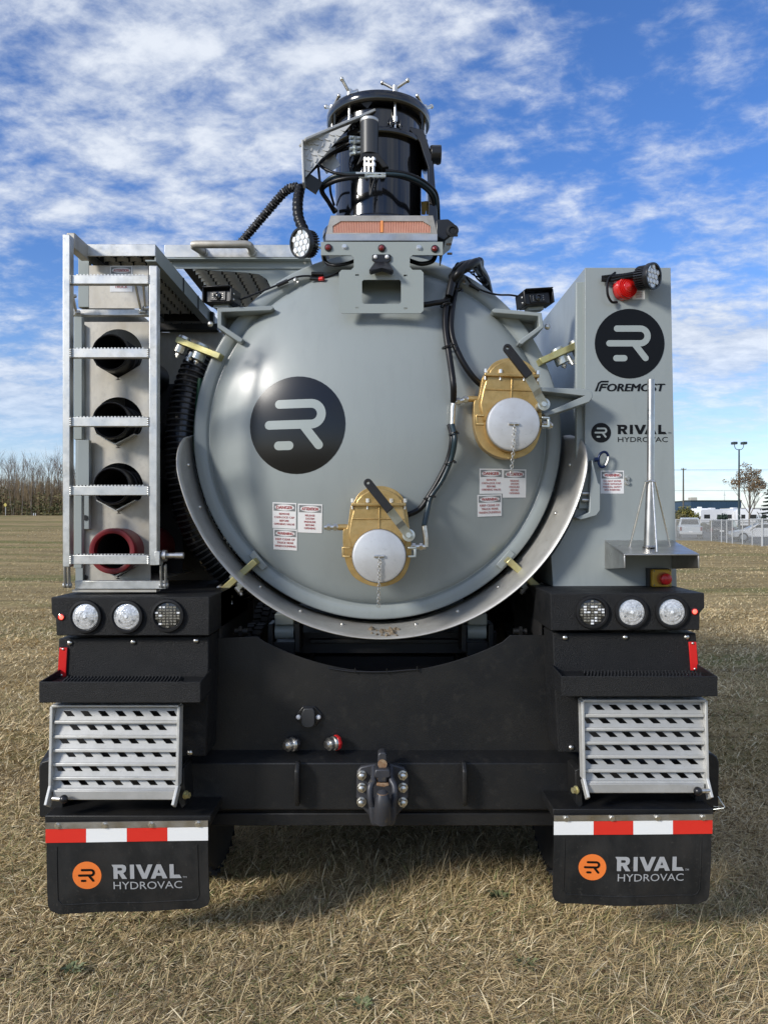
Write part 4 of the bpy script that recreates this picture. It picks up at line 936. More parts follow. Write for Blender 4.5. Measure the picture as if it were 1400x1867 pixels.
a = MB(); pp = P(137, 438, YW - .05); a.box(pp.x, pp.x + .035, YLd + .043, YW + .02, pp.z - .065, pp.z); O('ladder_hook', a, M['alud'], WK, bevel=.004)
a = MB(); a.box(q_.x - .26, q_.x + .02, 4.33, 4.37, p_.z - .065, p_.z - .012); O('walkway_cross_beam', a, M['black'], WK)
YP = 3.85
p_, q_ = P(300, 446, YP), P(560, 469, YP)
a = MB(); a.box(p_.x, q_.x, YP, YP + .006, q_.z, p_.z); a.box(p_.x, q_.x, YP + .0065, YP + .05, p_.z - .006, p_.z - .001); PFm = O('rear_platform', a, M['alu'], T, bevel=.002)
a = MB(); a.box(p_.x + .008, q_.x, YP + .051, 5.1, p_.z - .012, p_.z - .007); O('shaded_deck_plate', a, M['dark'], PFm)  # underside shade put into the colour, as on the walkway
tread(p_.x + .06, q_.x - .05, YP + .16, 5.0, p_.z - .014, 8, PFm)
a = MB(); r0, r1 = P(301, 471, YP), P(566, 486, YP); a.box(r0.x, r1.x, YP + .03, YP + .036, r1.z, r0.z); a.box(r0.x, r1.x, YP - .01, YP + .0295, r0.z - .006, r0.z); PBm = O('platform_beam', a, M['paint2'], PFm)
a = MB(); a.prism(pxl([(322, 486), (566, 486), (566, 545), (490, 545), (493, 522), (486, 508), (472, 500), (450, 497), (400, 494), (340, 489)], YP + .04), YP + .04, YP + .046); O('platform_gusset', a, M['paint2'], PFm)
for x in (311, 556):
    a = MB(); a.domebolt(P(x, 479, YP + .03), (0, -1, 0), .009); O('bolt', a, M['chrome'], PFm)
hp = [P(371, 460, YP - .002), P(352, 448, YP - .09), P(355, 446, YP - .10), P(452, 446, YP - .10), P(456, 448, YP - .09), P(460, 459, YP - .002)]
a = MB(); a.tube([hp[0], hp[0].lerp(hp[1], .9), hp[1].lerp(hp[2], .6) + Vector((0, 0, .002)), hp[2] + Vector((.01, 0, .001)), hp[3] - Vector((.01, 0, -.001)), hp[3].lerp(hp[4], .5), hp[4].lerp(hp[5], .1), hp[5]], .0185, 14); GH = O('grab_handle', a, M['alud'], PFm)
for q in (hp[0], hp[5]):
    a = MB(); a.lathe([(.019, 0), (.023, .004), (.025, .012)], q - Vector((0, .012, 0)), (0, 1, 0), 16); O('weld_bead', a, M['alu'], GH)

# ---- corrugated suction hose beside the tank
path = resample(cat([P(x, y, Yv) for (x, y), Yv in zip([(372, 655), (352, 700), (338, 760), (334, 830), (342, 905), (368, 975), (415, 1035), (470, 1070)], [3.82, 3.78, 3.74, 3.72, 3.72, 3.75, 3.80, 3.88])], 24), .027)
a = MB(); a.tube(path, .080, 28); SUH = O('suction_hose', a, M['bighose'], T, sharp=80)
a = MB()
for i_, p_ in enumerate(path):
    d_ = (path[min(i_ + 1, len(path) - 1)] - path[max(i_ - 1, 0)]).normalized(); n1_ = Vector((0, 1, 0)).cross(d_).normalized(); n2_ = d_.cross(n1_)
    a.tube([p_ + (n1_ * math.cos(t_) + n2_ * math.sin(t_)) * .083 for t_ in np.linspace(0, 2 * PI, 29)[:-1]], .0045, 6, closed=True)
O('hose_ribs', a, M['ribg'], SUH, kind='stuff')
hose([P(366, 690, 3.66), P(361, 740, 3.66), P(357, 790, 3.66), P(352, 850, 3.7)], .012, M['greenh'], 'green_hose')

# ---- grey cabinet on the right
YC = 3.42
arc_ = [(X0 + .95 * math.cos(R(t)), Z0 + .95 * math.sin(R(t))) for t in np.linspace(-35.5, -12, 12)]
a = MB(); a.prism(pxl([(1066, 488), (1222, 488), (1233, 1070), (1008, 1070)], YC) + arc_ + pxl([(1066, 900)], YC), YC, 7.8); CB = O('cabinet', a, M['paint'], T, bevel=.006, seg=3)
p_, q_ = P(1050, 514, YC + .03), P(1065, 860, YC + .03)
a = MB(); a.box(p_.x, q_.x - .002, YC + .03, YC + .06, q_.z, p_.z); O('corner_channel', a, M['paint2'], CB, bevel=.003)
e = .0015
def c3(px, py, y=0): return P(px, py, YC - y)
a = MB(); c_ = c3(1147, 626.6); disc(a, c_.x, c_.z, L(63.5, YC), YC - e); ed = O('emblem_disc', a, M['decalc'], T, fixn=False)
a = MB(); emblem(a, c_.x, c_.z, L(63.5, YC), YC - 2 * e); O('emblem_letter', a, M['decalg'], ed, fixn=False)
a = MB(); c_ = c3(1095, 789); disc(a, c_.x, c_.z, L(18, YC), YC - e); ed = O('emblem_disc', a, M['decalc'], T, fixn=False)
a = MB(); emblem(a, c_.x, c_.z, L(18, YC), YC - 2 * e); O('emblem_letter', a, M['decalg'], ed, fixn=False)
a = MB()
def tx(body, x0, y0, x1, y1, **k): p_, q_ = c3(x0, y0), c3(x1, y1); put_text(a, body, p_.x, q_.x, q_.z, p_.z, YC - e, **k)
tx('OREMOST', 1104, 699, 1209, 713.5, bold=.06, shear=.22)
def fp(pts): return pxl(pts, YC)
a.sheet(fp([(1083.5, 713.5), (1087.5, 713.5), (1092, 700), (1095.5, 697.3), (1108, 697.3), (1108.8, 694.2), (1095, 694.2), (1089.5, 698)]), YC - e)
a.sheet(fp([(1090, 713.5), (1094, 713.5), (1096, 707.5), (1104, 707.5), (1104.8, 704.6), (1096.9, 704.6), (1098, 702.4), (1107, 702.4), (1107.9, 699.4), (1097, 699.4), (1094.3, 701)]), YC - e)
O('lettering', a, M['decalc'], CB, fixn=False); a = MB()
p_, q_ = c3(1124, 774.5), c3(1214.5, 791.5); put_rival(a, p_.x, q_.x, q_.z, p_.z, YC - e)
tx('HYDROVAC', 1125.6, 796.7, 1216.4, 805.9); tx('TM', 1217, 788, 1222.5, 791)
O('lettering', a, M['decalc'], CB, fixn=False)
p_, q_ = c3(1094, 858), c3(1136.7, 900); sticker(T, p_.x, q_.x, q_.z, p_.z, YC - e, 'WARNING', ['DO NOT ENTER', 'TANK WITHOUT', 'MANUAL SAFETY', 'BAR INSERTED'])
p_, q_ = c3(1152, 530), c3(1175, 546); a = MB(); grid(a, p_.x, q_.x, q_.z, p_.z, YC - e); so = O('information_sticker', a, M['whitep'], T, fixn=False)
a = MB()
for k in range(3): put_text(a, 'SAFETY', p_.x + .012, q_.x - .012, p_.z - .012 - .010 * k, p_.z - .006 - .010 * k, YC - 2 * e, centre=True)
O('lettering', a, M['stext'], so, fixn=False)
for y in (872, 880.5):
    a = MB(); a.hexbolt(c3(1142.5, y), (0, -1, 0), .009, .012); O('bolt', a, M['chrome'], CB)
# work lamp and red beacon near the top
w2 = worklamp(1192, 503, YC - .10, 24, (.60, -.78, -.10), T, .075)
a = MB(); a.bar(c3(1172, 512, .01), c3(1180, 508, .07), .03, .008, up=(0, 0, 1)); O('lamp_mount', a, M['zincp'], w2)
bc = c3(1134, 527.5); bd = Vector((.30, -1, -.04)).normalized()
a = MB(); a.lathe([(L(21, YC), 0), (L(21, YC), .03), (L(19.5, YC), .034)], bc, bd, 40); BN = O('beacon', a, M['redl'], T)
pr = [(L(19.5, YC), .034)]
for k in range(6): r_ = L(19.5, YC) * (1 - k / 6.5); pr += [(r_, .040 + .004 * k), (r_ * .96, .046 + .003 * k)]
pr += [(0, .066)]
a = MB(); a.lathe(pr, bc, bd, 40); O('beacon_lens', a, M['redl'], BN, sharp=15)
a = MB(); a.tube(cat([c3(1121, 497, .02), c3(1108, 510, .04), c3(1107, 535, .04), c3(1114, 550, .03), c3(1124, 551, .01)], 8), .0055, 8); O('beacon_cable', a, M['hose'], BN)
for k in range(4):
    a = MB(); a.tube(cat([c3(1180, 497 + k, .07), c3(1160, 497 + 2 * k, .05 + .01 * (k % 2)), c3(1135, 501 + 2 * k, .03 + .02 * (k % 2)), c3(1112, 503 + 3 * k, .03), c3(1096, 505 + 2 * k, .02)], 8), .0065, 8); O('lamp_cable', a, M['hose'], w2)
# sloping shelf with safety-prop post
Yf, Yb = 3.12, YC - .001
fl_, fr_ = P(1137, 1010, Yf), P(1274.5, 1010, Yf); bl_, br_ = P(1102, 985, Yb), P(1226, 985, Yb)
flz, bz = P(0, 1036, Yf).z, P(0, 1037, Yb).z
t_ = .006
a = MB()
a.add([fl_, fr_, br_, bl_] + [q - Vector((0, 0, t_)) for q in (fl_, fr_, br_, bl_)], [(0, 1, 2, 3), (7, 6, 5, 4), (0, 4, 5, 1), (1, 5, 6, 2), (2, 6, 7, 3), (3, 7, 4, 0)])
for F_, B_, s_ in ((fl_, bl_, 1), (fr_, br_, -1)):
    vs = [F_ - Vector((0, 0, t_ + .0003)), B_ - Vector((0, 0, t_ + .0003)), Vector((B_.x, B_.y, bz)), Vector((F_.x, F_.y, flz))]
    a.add(vs + [v + Vector((s_ * t_, 0, 0)) for v in vs], [(0, 1, 2, 3), (7, 6, 5, 4), (0, 4, 5, 1), (1, 5, 6, 2), (2, 6, 7, 3), (3, 7, 4, 0)])
SH = O('prop_shelf', a, M['steel'], T, bevel=.0015)
def shp(px, Y): t = (Y - Yf) / (Yb - Yf); z = fl_.z + (bl_.z - fl_.z) * t; return Vector(((px - CX) * Y / F, Y, z))
pb = shp(1183, 3.26)
ptop = P(1186.2, 692, 3.26); pmid = P(1185, 880, 3.26)
a = MB(); a.cyl(pb + Vector((.004, 0, .001)), ptop, .0152, n=20); PO = O('post', a, M['steel'], SH)
a = MB(); a.cyl(pb, pmid, .024, .0175, 20); a.tube([pb + Vector((.024 * math.cos(t), .024 * math.sin(t), .003)) for t in np.linspace(0, 2 * PI, 20)[:-1]], .005, 6, closed=True); O('post_sleeve', a, M['steel'], SH)
for xb, Yb_, xt in ((1147.5, 3.27, 1176), (1196.5, 3.16, 1188.5), (1221, 3.28, 1194)):
    a = MB(); b_ = shp(xb, Yb_); tp = P(xt, 879, 3.24); a.cyl(b_, tp, .0042, n=8); a.cyl(tp, pmid + Vector((0, -.01, .01)), .0045, n=8); O('brace_rod', a, M['chrome'], SH)
# emergency stop
p_, q_ = P(1189, 1038.5, YC - .06), P(1224, 1070, YC - .06)
a = MB(); a.box(p_.x, q_.x, YC - .06, YC - .006, q_.z, p_.z); ES = O('emergency_stop_box', a, M['yellow'], T, bevel=.004)
a = MB(); a.box(p_.x - .010, q_.x - .004, YC - .035, YC - .0005, q_.z - .002, p_.z + .004); O('box_back', a, M['plastic'], ES)
bc = P(1208, 1055, YC - .06)
a = MB(); a.lathe([(.028, 0), (.028, .003), (.017, .004), (.017, .012)], bc, (0, -1, 0), 28); O('button_collar', a, mat('collar', (.45, .16, .03), .5), ES)
a = MB(); a.lathe([(.013, .010), (.024, .014), (.026, .022), (.024, .034), (.014, .040), (0, .041)], bc, (.12, -1, 0), 28); O('stop_button', a, M['redbtn'], ES)
for x in (1192, 1221):
    for y in (1041, 1067): a = MB(); a.domebolt(P(x, y, YC - .06), (0, -1, 0), .003); O('screw', a, M['sgrey'], ES)
# latch bracket and carabiner at the apron's right side
a = MB(); a.prism(pxl([(1079, 838), (1090, 880), (1094, 884), (1094, 930), (1087, 940), (1058, 948), (1050, 944), (1074, 934), (1076, 880)], 3.36), 3.36, 3.418); LB = O('latch_bracket', a, M['paint'], T, bevel=.003)
a = MB(); a.prism(pxl([(1062, 862), (1075, 862), (1075, 927), (1055, 927)], 3.40), 3.40, 3.4185); O('latch_plate', a, M['paint2'], LB)
for dy in (0, 12):
    a = MB(); a.cyl(P(1060, 900 + dy, 3.39), P(1074, 900 + dy, 3.39), .010, n=12); O('latch_bar', a, M['steel'], LB)
cb_ = P(1099, 838, 3.385)
a = MB(); pts = []
for k in range(28):
    t = 2 * PI * k / 28; x = .021 * math.cos(t); z = .034 * math.sin(t); x *= 1 + .15 * math.sin(t); pts.append(cb_ + Vector((x + .12 * z, 0, z)))
a.tube(pts[2:25], .0058, 10); CR = O('carabiner', a, M['blue'], None); tag(CR, 'blue carabiner hanging from a bracket on the grey cabinet', 'carabiner')
a = MB(); a.tube(pts[24:] + pts[:3], .0048, 8); O('gate', a, M['chrome'], CR)
a = MB(); a.cyl(P(1083, 838, 3.385), P(1092, 838, 3.385), .010, n=12); O('swivel', a, M['blue'], CR)

# ---- rear light boxes
YX = 3.08
def roundlamp(px, py, parent, led):
    c_ = P(px, py, YX); r_ = L(30.5, YX)
    a = MB(); a.lathe([(r_, 0), (r_, .006), (r_ * .96, .013), (r_ * .84, .014), (r_ * .79, .009), (r_ * .775, .0)], c_, (0, -1, 0), 48); b_ = O('round_lamp', a, M['rubber'], T)
    if led:
        a = MB(); a.lathe([(r_ * .78, .004), (r_ * .6, .0065), (0, .008)], c_ + Vector((0, .003, 0)), (0, -1, 0), 40); O('led_board', a, M['ledbk'], b_)
        n = 9; st = r_ * 1.5 / n
        for row in range(n):
            for k in range(7):
                x = (k - 3) * r_ * 1.5 / 7; z = (row - (n - 1) / 2) * st
                if math.hypot(x, z) > r_ * .70: continue
                a = MB(); w_ = r_ * 1.5 / 7 * random.uniform(.30, .44); a.box(c_.x + x - w_, c_.x + x + w_, c_.y - .0075, c_.y - .004, c_.z + z - st * .30, c_.z + z + st * .30)
                O('led_cell', a, M['ledc'] if random.random() < .8 else M['ledw'], b_)
    else:
        pr = [(r_ * .78, .002), (r_ * .76, .007), (r_ * .66, .0085), (r_ * .65, .0075), (r_ * .50, .0105), (r_ * .49, .0095), (r_ * .32, .0118), (r_ * .31, .0108), (r_ * .15, .0125), (0, .013)]
        a = MB(); a.lathe(pr, c_, (0, -1, 0), 48); O('lens', a, M['lens'], b_, sharp=20)
        for sx in (-1, 1):
            a = MB(); a.cyl(c_ + Vector((sx * r_ * .42, -.009, -r_ * .22)), c_ + Vector((sx * r_ * .42, -.0125, -r_ * .22)), .004, n=8); O('lens_screw', a, M['sgrey'], b_)
        a = MB(); a.lathe([(r_ * .10, .013), (r_ * .08, .0155), (0, .016)], c_, (0, -1, 0), 16); O('lens_centre', a, M['ledw'], b_)
def lightbox(poly, lamps, mark):
    a = MB(); a.prism(pxl(poly, YX), YX, 3.95); b_ = O('light_box', a, M['liner'], T, bevel=.004)
    for x, y, led in lamps: roundlamp(x, y, b_, led)
    c_ = P(*mark, YX); a = MB(); a.lathe([(.0145, 0), (.0145, .003), (.010, .005), (.0095, .001)], c_, (0, -1, 0), 20); O('marker_bezel', a, M['redd'], b_)
    a = MB(); a.domebolt(c_, (0, -1, 0), .0095); O('marker_led', a, M['redlit'], b_)
    return b_
LBL = lightbox([(93.5, 1089), (382, 1088), (382, 1159), (103.5, 1159), (102, 1128), (94.5, 1119)], ((157, 1124, 0), (232, 1124, 0), (306.5, 1122, 1)), (112.5, 1125))
LBR = lightbox([(1003, 1082), (1283.5, 1081), (1284, 1108), (1275, 1118), (1275, 1149), (1004, 1150)], ((1078.5, 1116, 1), (1150, 1116, 0), (1223, 1115.5, 0)), (1265.5, 1115))

# ---- skirt panels, tray steps, folding steps
def skirt(poly, bolts, refl, side):
    a = MB(); a.prism(pxl(poly, 3.12), 3.12, 3.30); s_ = O('skirt_panel', a, M['liner'], T, bevel=.005)
    for x, y in bolts: a = MB(); a.domebolt(P(x, y, 3.12), (0, -1, 0), .0115); O('bolt', a, M['chrome'], s_)
    a = MB(); a.prism(pxl(refl, 3.112), 3.112, 3.1195); r_ = O('side_reflector', a, M['redref'], s_, bevel=.002)
    mx0 = (refl[0][0] + refl[1][0]) / 2; mx1 = (refl[2][0] + refl[3][0]) / 2
    for x, y in ((mx0, refl[0][1] + 2.5), (mx1, refl[2][1] - 3)): a = MB(); a.domebolt(P(x, y, 3.112), (0, -1, 0), .0055); O('rivet', a, M['chrome'], s_)
    return s_
skirt([(107.5, 1164), (380.5, 1161), (381, 1228), (376, 1379), (240, 1380), (100, 1380), (105, 1236)], ((128.3, 1172), (243.3, 1170.5), (357.5, 1168), (346.7, 1372)), [(108.5, 1181), (123, 1181), (120.5, 1234), (105, 1234.5)], -1)
skirt([(1007, 1154), (1268, 1154), (1275, 1226), (1290, 1372), (1017, 1372), (1010, 1240)], ((1029.5, 1162.5), (1139, 1162), (1250.5, 1161.5), (1041, 1362.5)), [(1255, 1170.5), (1269, 1170.5), (1273, 1222.5), (1259, 1222.5)], 1)
def traystep(x0, x1, y0, y1, inner, grip):
    Y = 2.93; p_, q_ = P(x0, y0, Y), P(x1, y1, Y)
    a = MB(); a.box(p_.x, q_.x, Y, Y + .006, q_.z, p_.z); a.box(p_.x, q_.x, Y + .0062, 3.118, q_.z, q_.z + .006)
    for xx in (p_.x, q_.x - .006):
        vs = [(xx, Y + .0062, q_.z + .0063), (xx, Y + .0062, p_.z), (xx, 3.118, p_.z + .012), (xx, 3.118, q_.z + .0063)]
        a.add(vs + [(v[0] + .006, v[1], v[2]) for v in vs], [(0, 1, 2, 3), (7, 6, 5, 4), (0, 4, 5, 1), (1, 5, 6, 2), (2, 6, 7, 3), (3, 7, 4, 0)])
    s_ = O('tray_step', a, M['liner'], T, bevel=.003)
    a = MB(); g0, g1 = P(grip[0], 0, 3.0).x, P(grip[1], 0, 3.0).x
    a.box(p_.x + .007, q_.x - .007, Y + .0065, 3.117, p_.z - .022, p_.z - .018); O('tread_plate', a, M['liner'], s_)
    a = MB(); n = 34
    for k in range(n):
        xx = g0 + (g1 - g0) * k / n; a.bar((xx, Y + .010, p_.z - .012), (xx + .010, Y + .030, p_.z + .004), .005, .012, up=(0, 0, 1)); a.bar((xx + .012, Y + .075, p_.z - .008), (xx + .002, Y + .055, p_.z + .006), .005, .012, up=(0, 0, 1))
    O('grip_teeth', a, M['liner'], s_)
    return s_
traystep(71.6, 366, 1243, 1281.5, 1, (125, 335)); traystep(1023, 1308, 1233, 1270, -1, (1062, 1270))
def foldstep(xl, xr, ytop, rows, lips, ybar, yend, first, pitch, knob, bolt, lean):
    Y = 3.01; Yb2 = 2.985; k_ = lean
    def fx(x, y, Yv): return P(x, y, Yv)
    def prof(x):                                           # side plate seen edge on, kicked out at the foot
        return [fx(x, ytop + 3, Y), fx(x - (3 if k_ < 0 else -3), lips[-1] - 6, Y - .008), fx(x + k_ * 12, yend, Y - .045)]
    a = MB()
    for x in (xl + 2, xr - 2):
        pp = prof(x)
        for u_, v_ in zip(pp, pp[1:]): a.bar(u_, v_, .011, .05, up=(0, 1, 0))
    a.bar(fx(xl + 2, ytop + 2, Y), fx(xr - 2, ytop + 2, Y), .009, .05)
    fs_ = O('folding_step', a, M['stepa'], T, bevel=.002)
    p_, q_ = fx(xl + 5 + k_ * 5, ybar[0], Y - .03), fx(xr - 5 + k_ * 5, ybar[1], Y - .03)
    a = MB(); a.box(p_.x, q_.x, Y - .03, Y + .005, q_.z, p_.z); O('foot_bar', a, M['slata'], fs_, bevel=.004)
    for ri, (hy, ly) in enumerate(zip(rows, lips)):
        dx = k_ * 3 * ri / 5
        x0_, x1_ = fx(xl + 5 + dx, 0, Y).x, fx(xr - 5 + dx, 0, Y).x; zt_ = fx(0, hy - 8, Y).z; zb_ = fx(0, ly - 3, Y).z; zc_ = fx(0, hy + 1.2, Y).z
        hs = []; hw = L(11.8, Y); hh = L(4.6, Y); sk = L(6.0, Y)
        x = x0_ + L(first[ri % len(first)], Y)
        while x - hw < x1_:
            h_ = [(max(x0_ + .004, min(x1_ - .004, v[0])), v[1]) for v in ((x - hw + sk * 1.6, zc_ - hh), (x + hw, zc_ - hh), (x + hw - sk * 1.6, zc_ + hh), (x - hw, zc_ + hh))]
            if max(v[0] for v in h_) - min(v[0] for v in h_) > .008 and min(v[0] for v in h_) < x1_ - .006: 
                if len({v for v in h_}) == 4: hs.append(h_)
            x += L(pitch, Y)
        a = MB(); a.ext([[(x0_, zt_), (x1_, zt_), (x1_, zb_), (x0_, zb_)]] + hs, Vector((0, 0, 0)), Vector((1, 0, 0)), Vector((0, 0, 1)), Vector((0, 1, 0)), Y - .002, Y + .002)
        # lean the tread back so its face catches the sky
        zr = (zt_ + zb_) / 2; a.warp(lambda v: Vector((v.x, v.y + (v.z - zr) * .35, v.z)))
        sl = O('slat', a, M['slata'], fs_)
        lz_ = fx(0, ly, Y).z
        a = MB(); a.box(x0_, x1_, Y - .020, Y - .008, lz_ - .0055, lz_ + .0065); O('slat_lip', a, M['stepa'], fs_, bevel=.0025)
    kp = fx(*knob, Y - .055)
    a = MB(); a.ball(kp, .0165, 16); O('latch_knob', a, M['plastic'], fs_)
    s_ = -1 if k_ < 0 else 1
    a = MB(); a.cyl(kp + Vector((s_ * .012, .002, 0)), kp + Vector((s_ * .045, .006, 0)), .0085, n=12); O('latch_pin', a, M['chrome'], fs_)
    bp = fx(*bolt, Y + .03); a = MB(); a.hexbolt(bp, (-s_, -.4, 0), .013, .02); O('pivot_bolt', a, M['zyel'], fs_)
foldstep(97, 331, 1283, (1299.7, 1325, 1349.5, 1374, 1399.8, 1425), (1314.8, 1341.5, 1366.5, 1391.7, 1417, 1438), (1441, 1459), 1470, (25, 36, 17, 29, 10, 22), 31.4, (117, 1457), (338, 1449), -1)
foldstep(1057, 1284, 1273, (1288.3, 1312.8, 1337.7, 1362, 1387.4, 1412.4), (1303, 1327.7, 1352.7, 1377.6, 1403, 1425), (1428.5, 1446.5), 1456, (28, 8, 20, 2, 14, 26), 30.4, (1271.5, 1442.5), (1051, 1440), 1)
# rounded end plates of the bumper
a = MB(); a.prism(pxl([(75, 1395), (80, 1386), (97, 1381), (120, 1381), (120, 1490), (76, 1487)], 3.12), 3.10, 3.34); O('bumper_end', a, M['black'], T, bevel=.006)
a = MB(); a.prism(pxl([(1270, 1371), (1294, 1371), (1303, 1377), (1307, 1388), (1306, 1474), (1262, 1478)], 3.12), 3.10, 3.34); O('bumper_end', a, M['black'], T, bevel=.006)
a = MB(); a.tube([P(1300, 1470, 3.02), P(1320, 1473, 3.0), P(1298, 1476, 3.02)], .0011, 6); a.tube([P(1308, 1452, 3.02), P(1321, 1472, 3.0)], .0011, 6); O('locking_pin_wire', a, M['zincp'], T)
for x in (1053, 330):
    a = MB(); a.prism(pxl([(x - 5, 1405), (x + 5, 1400), (x + 9, 1468), (x + 2, 1474), (x - 4, 1462)], 3.04), 3.04, 3.17); O('step_hanger', a, M['black'], T, bevel=.003)

# ---- centre panel, bumper beam
YM = 3.30
top = [(384, 1164), (469, 1161)] + [(469 + (930 - 469) * t, 1161 + 64 * math.sin(PI * t) ** .82) for t in np.linspace(.03, .97, 32)] + [(930, 1158), (1006, 1158)]
a = MB(); a.prism(pxl(top + [(1018, 1380), (372, 1385)], YM), YM, YM + .008); CP = O('centre_panel', a, M['black'], T, bevel=.0015)
a = MB(); a.tube(cat([P(598, 1218, YM - .004), P(640, 1224, YM - .008), P(700, 1225, YM - .01), P(740, 1222, YM - .006), P(764, 1221, YM - .004)], 6), .0035, 8)
for x, y in ((647, 1224), (705, 1225), (760, 1221)): a.bar(P(x, y - 6, YM - .012), P(x, y + 3, YM - .012), .004, .006)
O('edge_cable', a, M['plastic'], CP)
zt_, zm_, zl_, zb_ = [EYE - (y - CY) * 3.22 / F for y in (1378, 1392, 1476, 1508)]
xl_, xr_ = P(78, 0, 3.25).x, P(1302, 0, 3.25).x
a = MB(); a.ext([(3.299, zt_), (3.222, zm_), (3.218, zl_), (3.24, zl_ - .012), (3.24, zl_ - .02), (3.36, zl_ - .02), (3.36, zt_)], Vector((0, 0, 0)), Vector((0, 1, 0)), Vector((0, 0, 1)), Vector((1, 0, 0)), xl_, xr_); BB = O('bumper_beam', a, M['black'], T, bevel=.006)
a = MB(); x0_, x1_ = P(383, 0, 3.25).x, P(1012, 0, 3.25).x; a.box(x0_, x1_, 3.232, 3.36, zb_, zl_ - .0205); O('lower_channel', a, M['black'], BB, bevel=.004)
for x in (541, 847.5):
    a = MB(); s_ = 1 if x < 700 else -1
    p_, q_ = P(x - 8, 1393, 3.16), P(x + 8, 1472, 3.16)
    a.ext([(3.219, p_.z), (3.19, p_.z), (3.16, p_.z - .03), (3.155, q_.z + .03), (3.17, q_.z), (3.219, q_.z)], Vector((0, 0, 0)), Vector((0, 1, 0)), Vector((0, 0, 1)), Vector((1, 0, 0)), p_.x + .008, q_.x - .008); O('gusset', a, M['black'], BB, bevel=.006)
# sockets
YS = YM
a = MB(); a.prism(pxl([(552, 1288), (574, 1288), (587, 1302), (587, 1310), (575, 1324), (553, 1324), (540, 1312), (540, 1303)], YS - .010), YS - .010, YS - .0005); SKT = O('trailer_socket', a, M['plastic'], CP, bevel=.003)
a = MB(); a.prism(pxl([(554, 1292), (571, 1292), (574, 1300), (574, 1320), (570, 1326), (562, 1328), (554, 1326), (549.5, 1320), (549.5, 1301)], YS - .03), YS - .03, YS - .0105); O('socket_lid', a, mat('socket_lid', (.035, .036, .038), .42), CP, bevel=.004)
for x in (544.5, 580.5): a = MB(); a.domebolt(P(x, 1307.5, YS - .0105), (0, -1, 0), .0105); O('bolt', a, M['whitep'], CP)
for x, y, mm in ((540, 1352, 'plastic'), (614, 1350, 'redbtn')):
    c_ = P(x, y, YS); d_ = Vector((-.80, -.6, 0)).normalized()
    c0 = c_ + Vector((.004, -.03, 0))
    a = MB(); a.cyl(c_ + Vector((0, -.001, 0)), c0, .020, n=16); a.lathe([(.031, -.005), (.033, 0), (.033, .009), (.026, .012)], c0 + d_ * .0, d_, 8); GL = O('gladhand', a, M[mm], CP)
    a = MB(); a.lathe([(.030, .012), (.030, .022), (.026, .024), (.026, .034), (.027, .036), (.027, .044), (.016, .046), (.016, .058), (.012, .059), (0, .057)], c0, d_, 14); O('coupling', a, M['chrome'], CP)
# pintle hitch
def hq(zx, zy, Y): return P(600 + zx / 7, 1340 + zy / 7, Y)
a = MB(); a.prism([(q.x, q.z) for q in [hq(*z, 3.19) for z in ((350, 470), (400, 410), (560, 375), (800, 375), (960, 420), (1010, 500), (1015, 780), (960, 930), (850, 1040), (520, 1040), (420, 930), (345, 800))]], 3.19, 3.217); HT = O('pintle_hitch', a, M['hitch'], T, bevel=.006)
for zx, zy in ((418, 508), (418, 665), (413, 848), (940, 508), (943, 665), (940, 850)):
    a = MB(); c_ = hq(zx, zy, 3.19); a.cyl(c_, c_ + Vector((0, -.006, 0)), L(8.6, 3.19), n=22); a.cyl(c_ + Vector((0, -.006, 0)), c_ + Vector((0, -.026, 0)), L(7.6, 3.19), L(7.0, 3.19), 6); a.lathe([(L(5.5, 3.19), .026), (L(3, 3.19), .029), (0, .0295)], c_, (0, -1, 0), 14); O('bolt', a, M['chrome'], HT)
a = MB()
for s_, px in ((-1, 0), (1, 1)):
    m_ = 680
    pts = [(m_ + s_ * 110, 420, 3.16), (m_ + s_ * 110, 560, 3.12), (m_ + s_ * 155, 660, 3.10), (m_ + s_ * 155, 800, 3.09), (m_ + s_ * 135, 900, 3.09)]
    a.tube(cat([hq(*q) for q in pts], 6), L(6.2, 3.12), 10)
O('hitch_arm', a, M['hitch'], HT)
a = MB(); a.prism([(q.x, q.z) for q in [hq(*z, 3.09) for z in ((500, 880), (590, 900), (790, 900), (860, 850), (860, 1040), (830, 1160), (540, 1165), (510, 1040))]], 3.085, 3.188); O('hitch_base', a, M['hitch'], HT, bevel=.014, seg=3)
a = MB(); a.tube([hq(685, 1080, 3.075), hq(685, 950, 3.055), hq(684, 850, 3.045), hq(682, 775, 3.05), hq(682, 745, 3.06)], [L(17, 3.06), L(16, 3.06), L(14.5, 3.06), L(12.5, 3.06), L(10.5, 3.06)], 18); O('hook_horn', a, M['hitch'], HT, bevel=.003)
a = MB(); a.cyl(hq(682, 750, 3.045), hq(682, 742, 3.045), L(9.8, 3.05), n=18); O('worn_horn_face', a, M['rust'], HT)
a = MB(); a.prism([(q.x, q.z) for q in [hq(*z, 3.11) for z in ((590, 430), (770, 430), (790, 530), (740, 545), (735, 600), (625, 600), (620, 545), (565, 530))]], 3.10, 3.185); O('latch_block', a, M['hitch'], HT, bevel=.006)
a = MB(); a.prism([(q.x, q.z) for q in [hq(*z, 3.11) for z in ((610, 605), (760, 605), (770, 640), (700, 660), (600, 640))]], 3.10, 3.18); O('worn_latch_lip', a, M['rust'], HT, bevel=.004)
a = MB(); a.prism([(q.x, q.z) for q in [hq(*z, 3.13) for z in ((620, 250), (650, 222), (710, 222), (738, 250), (740, 420), (617, 420))]], 3.13, 3.19); O('latch_handle', a, M['hitch'], HT, bevel=.01, seg=3)
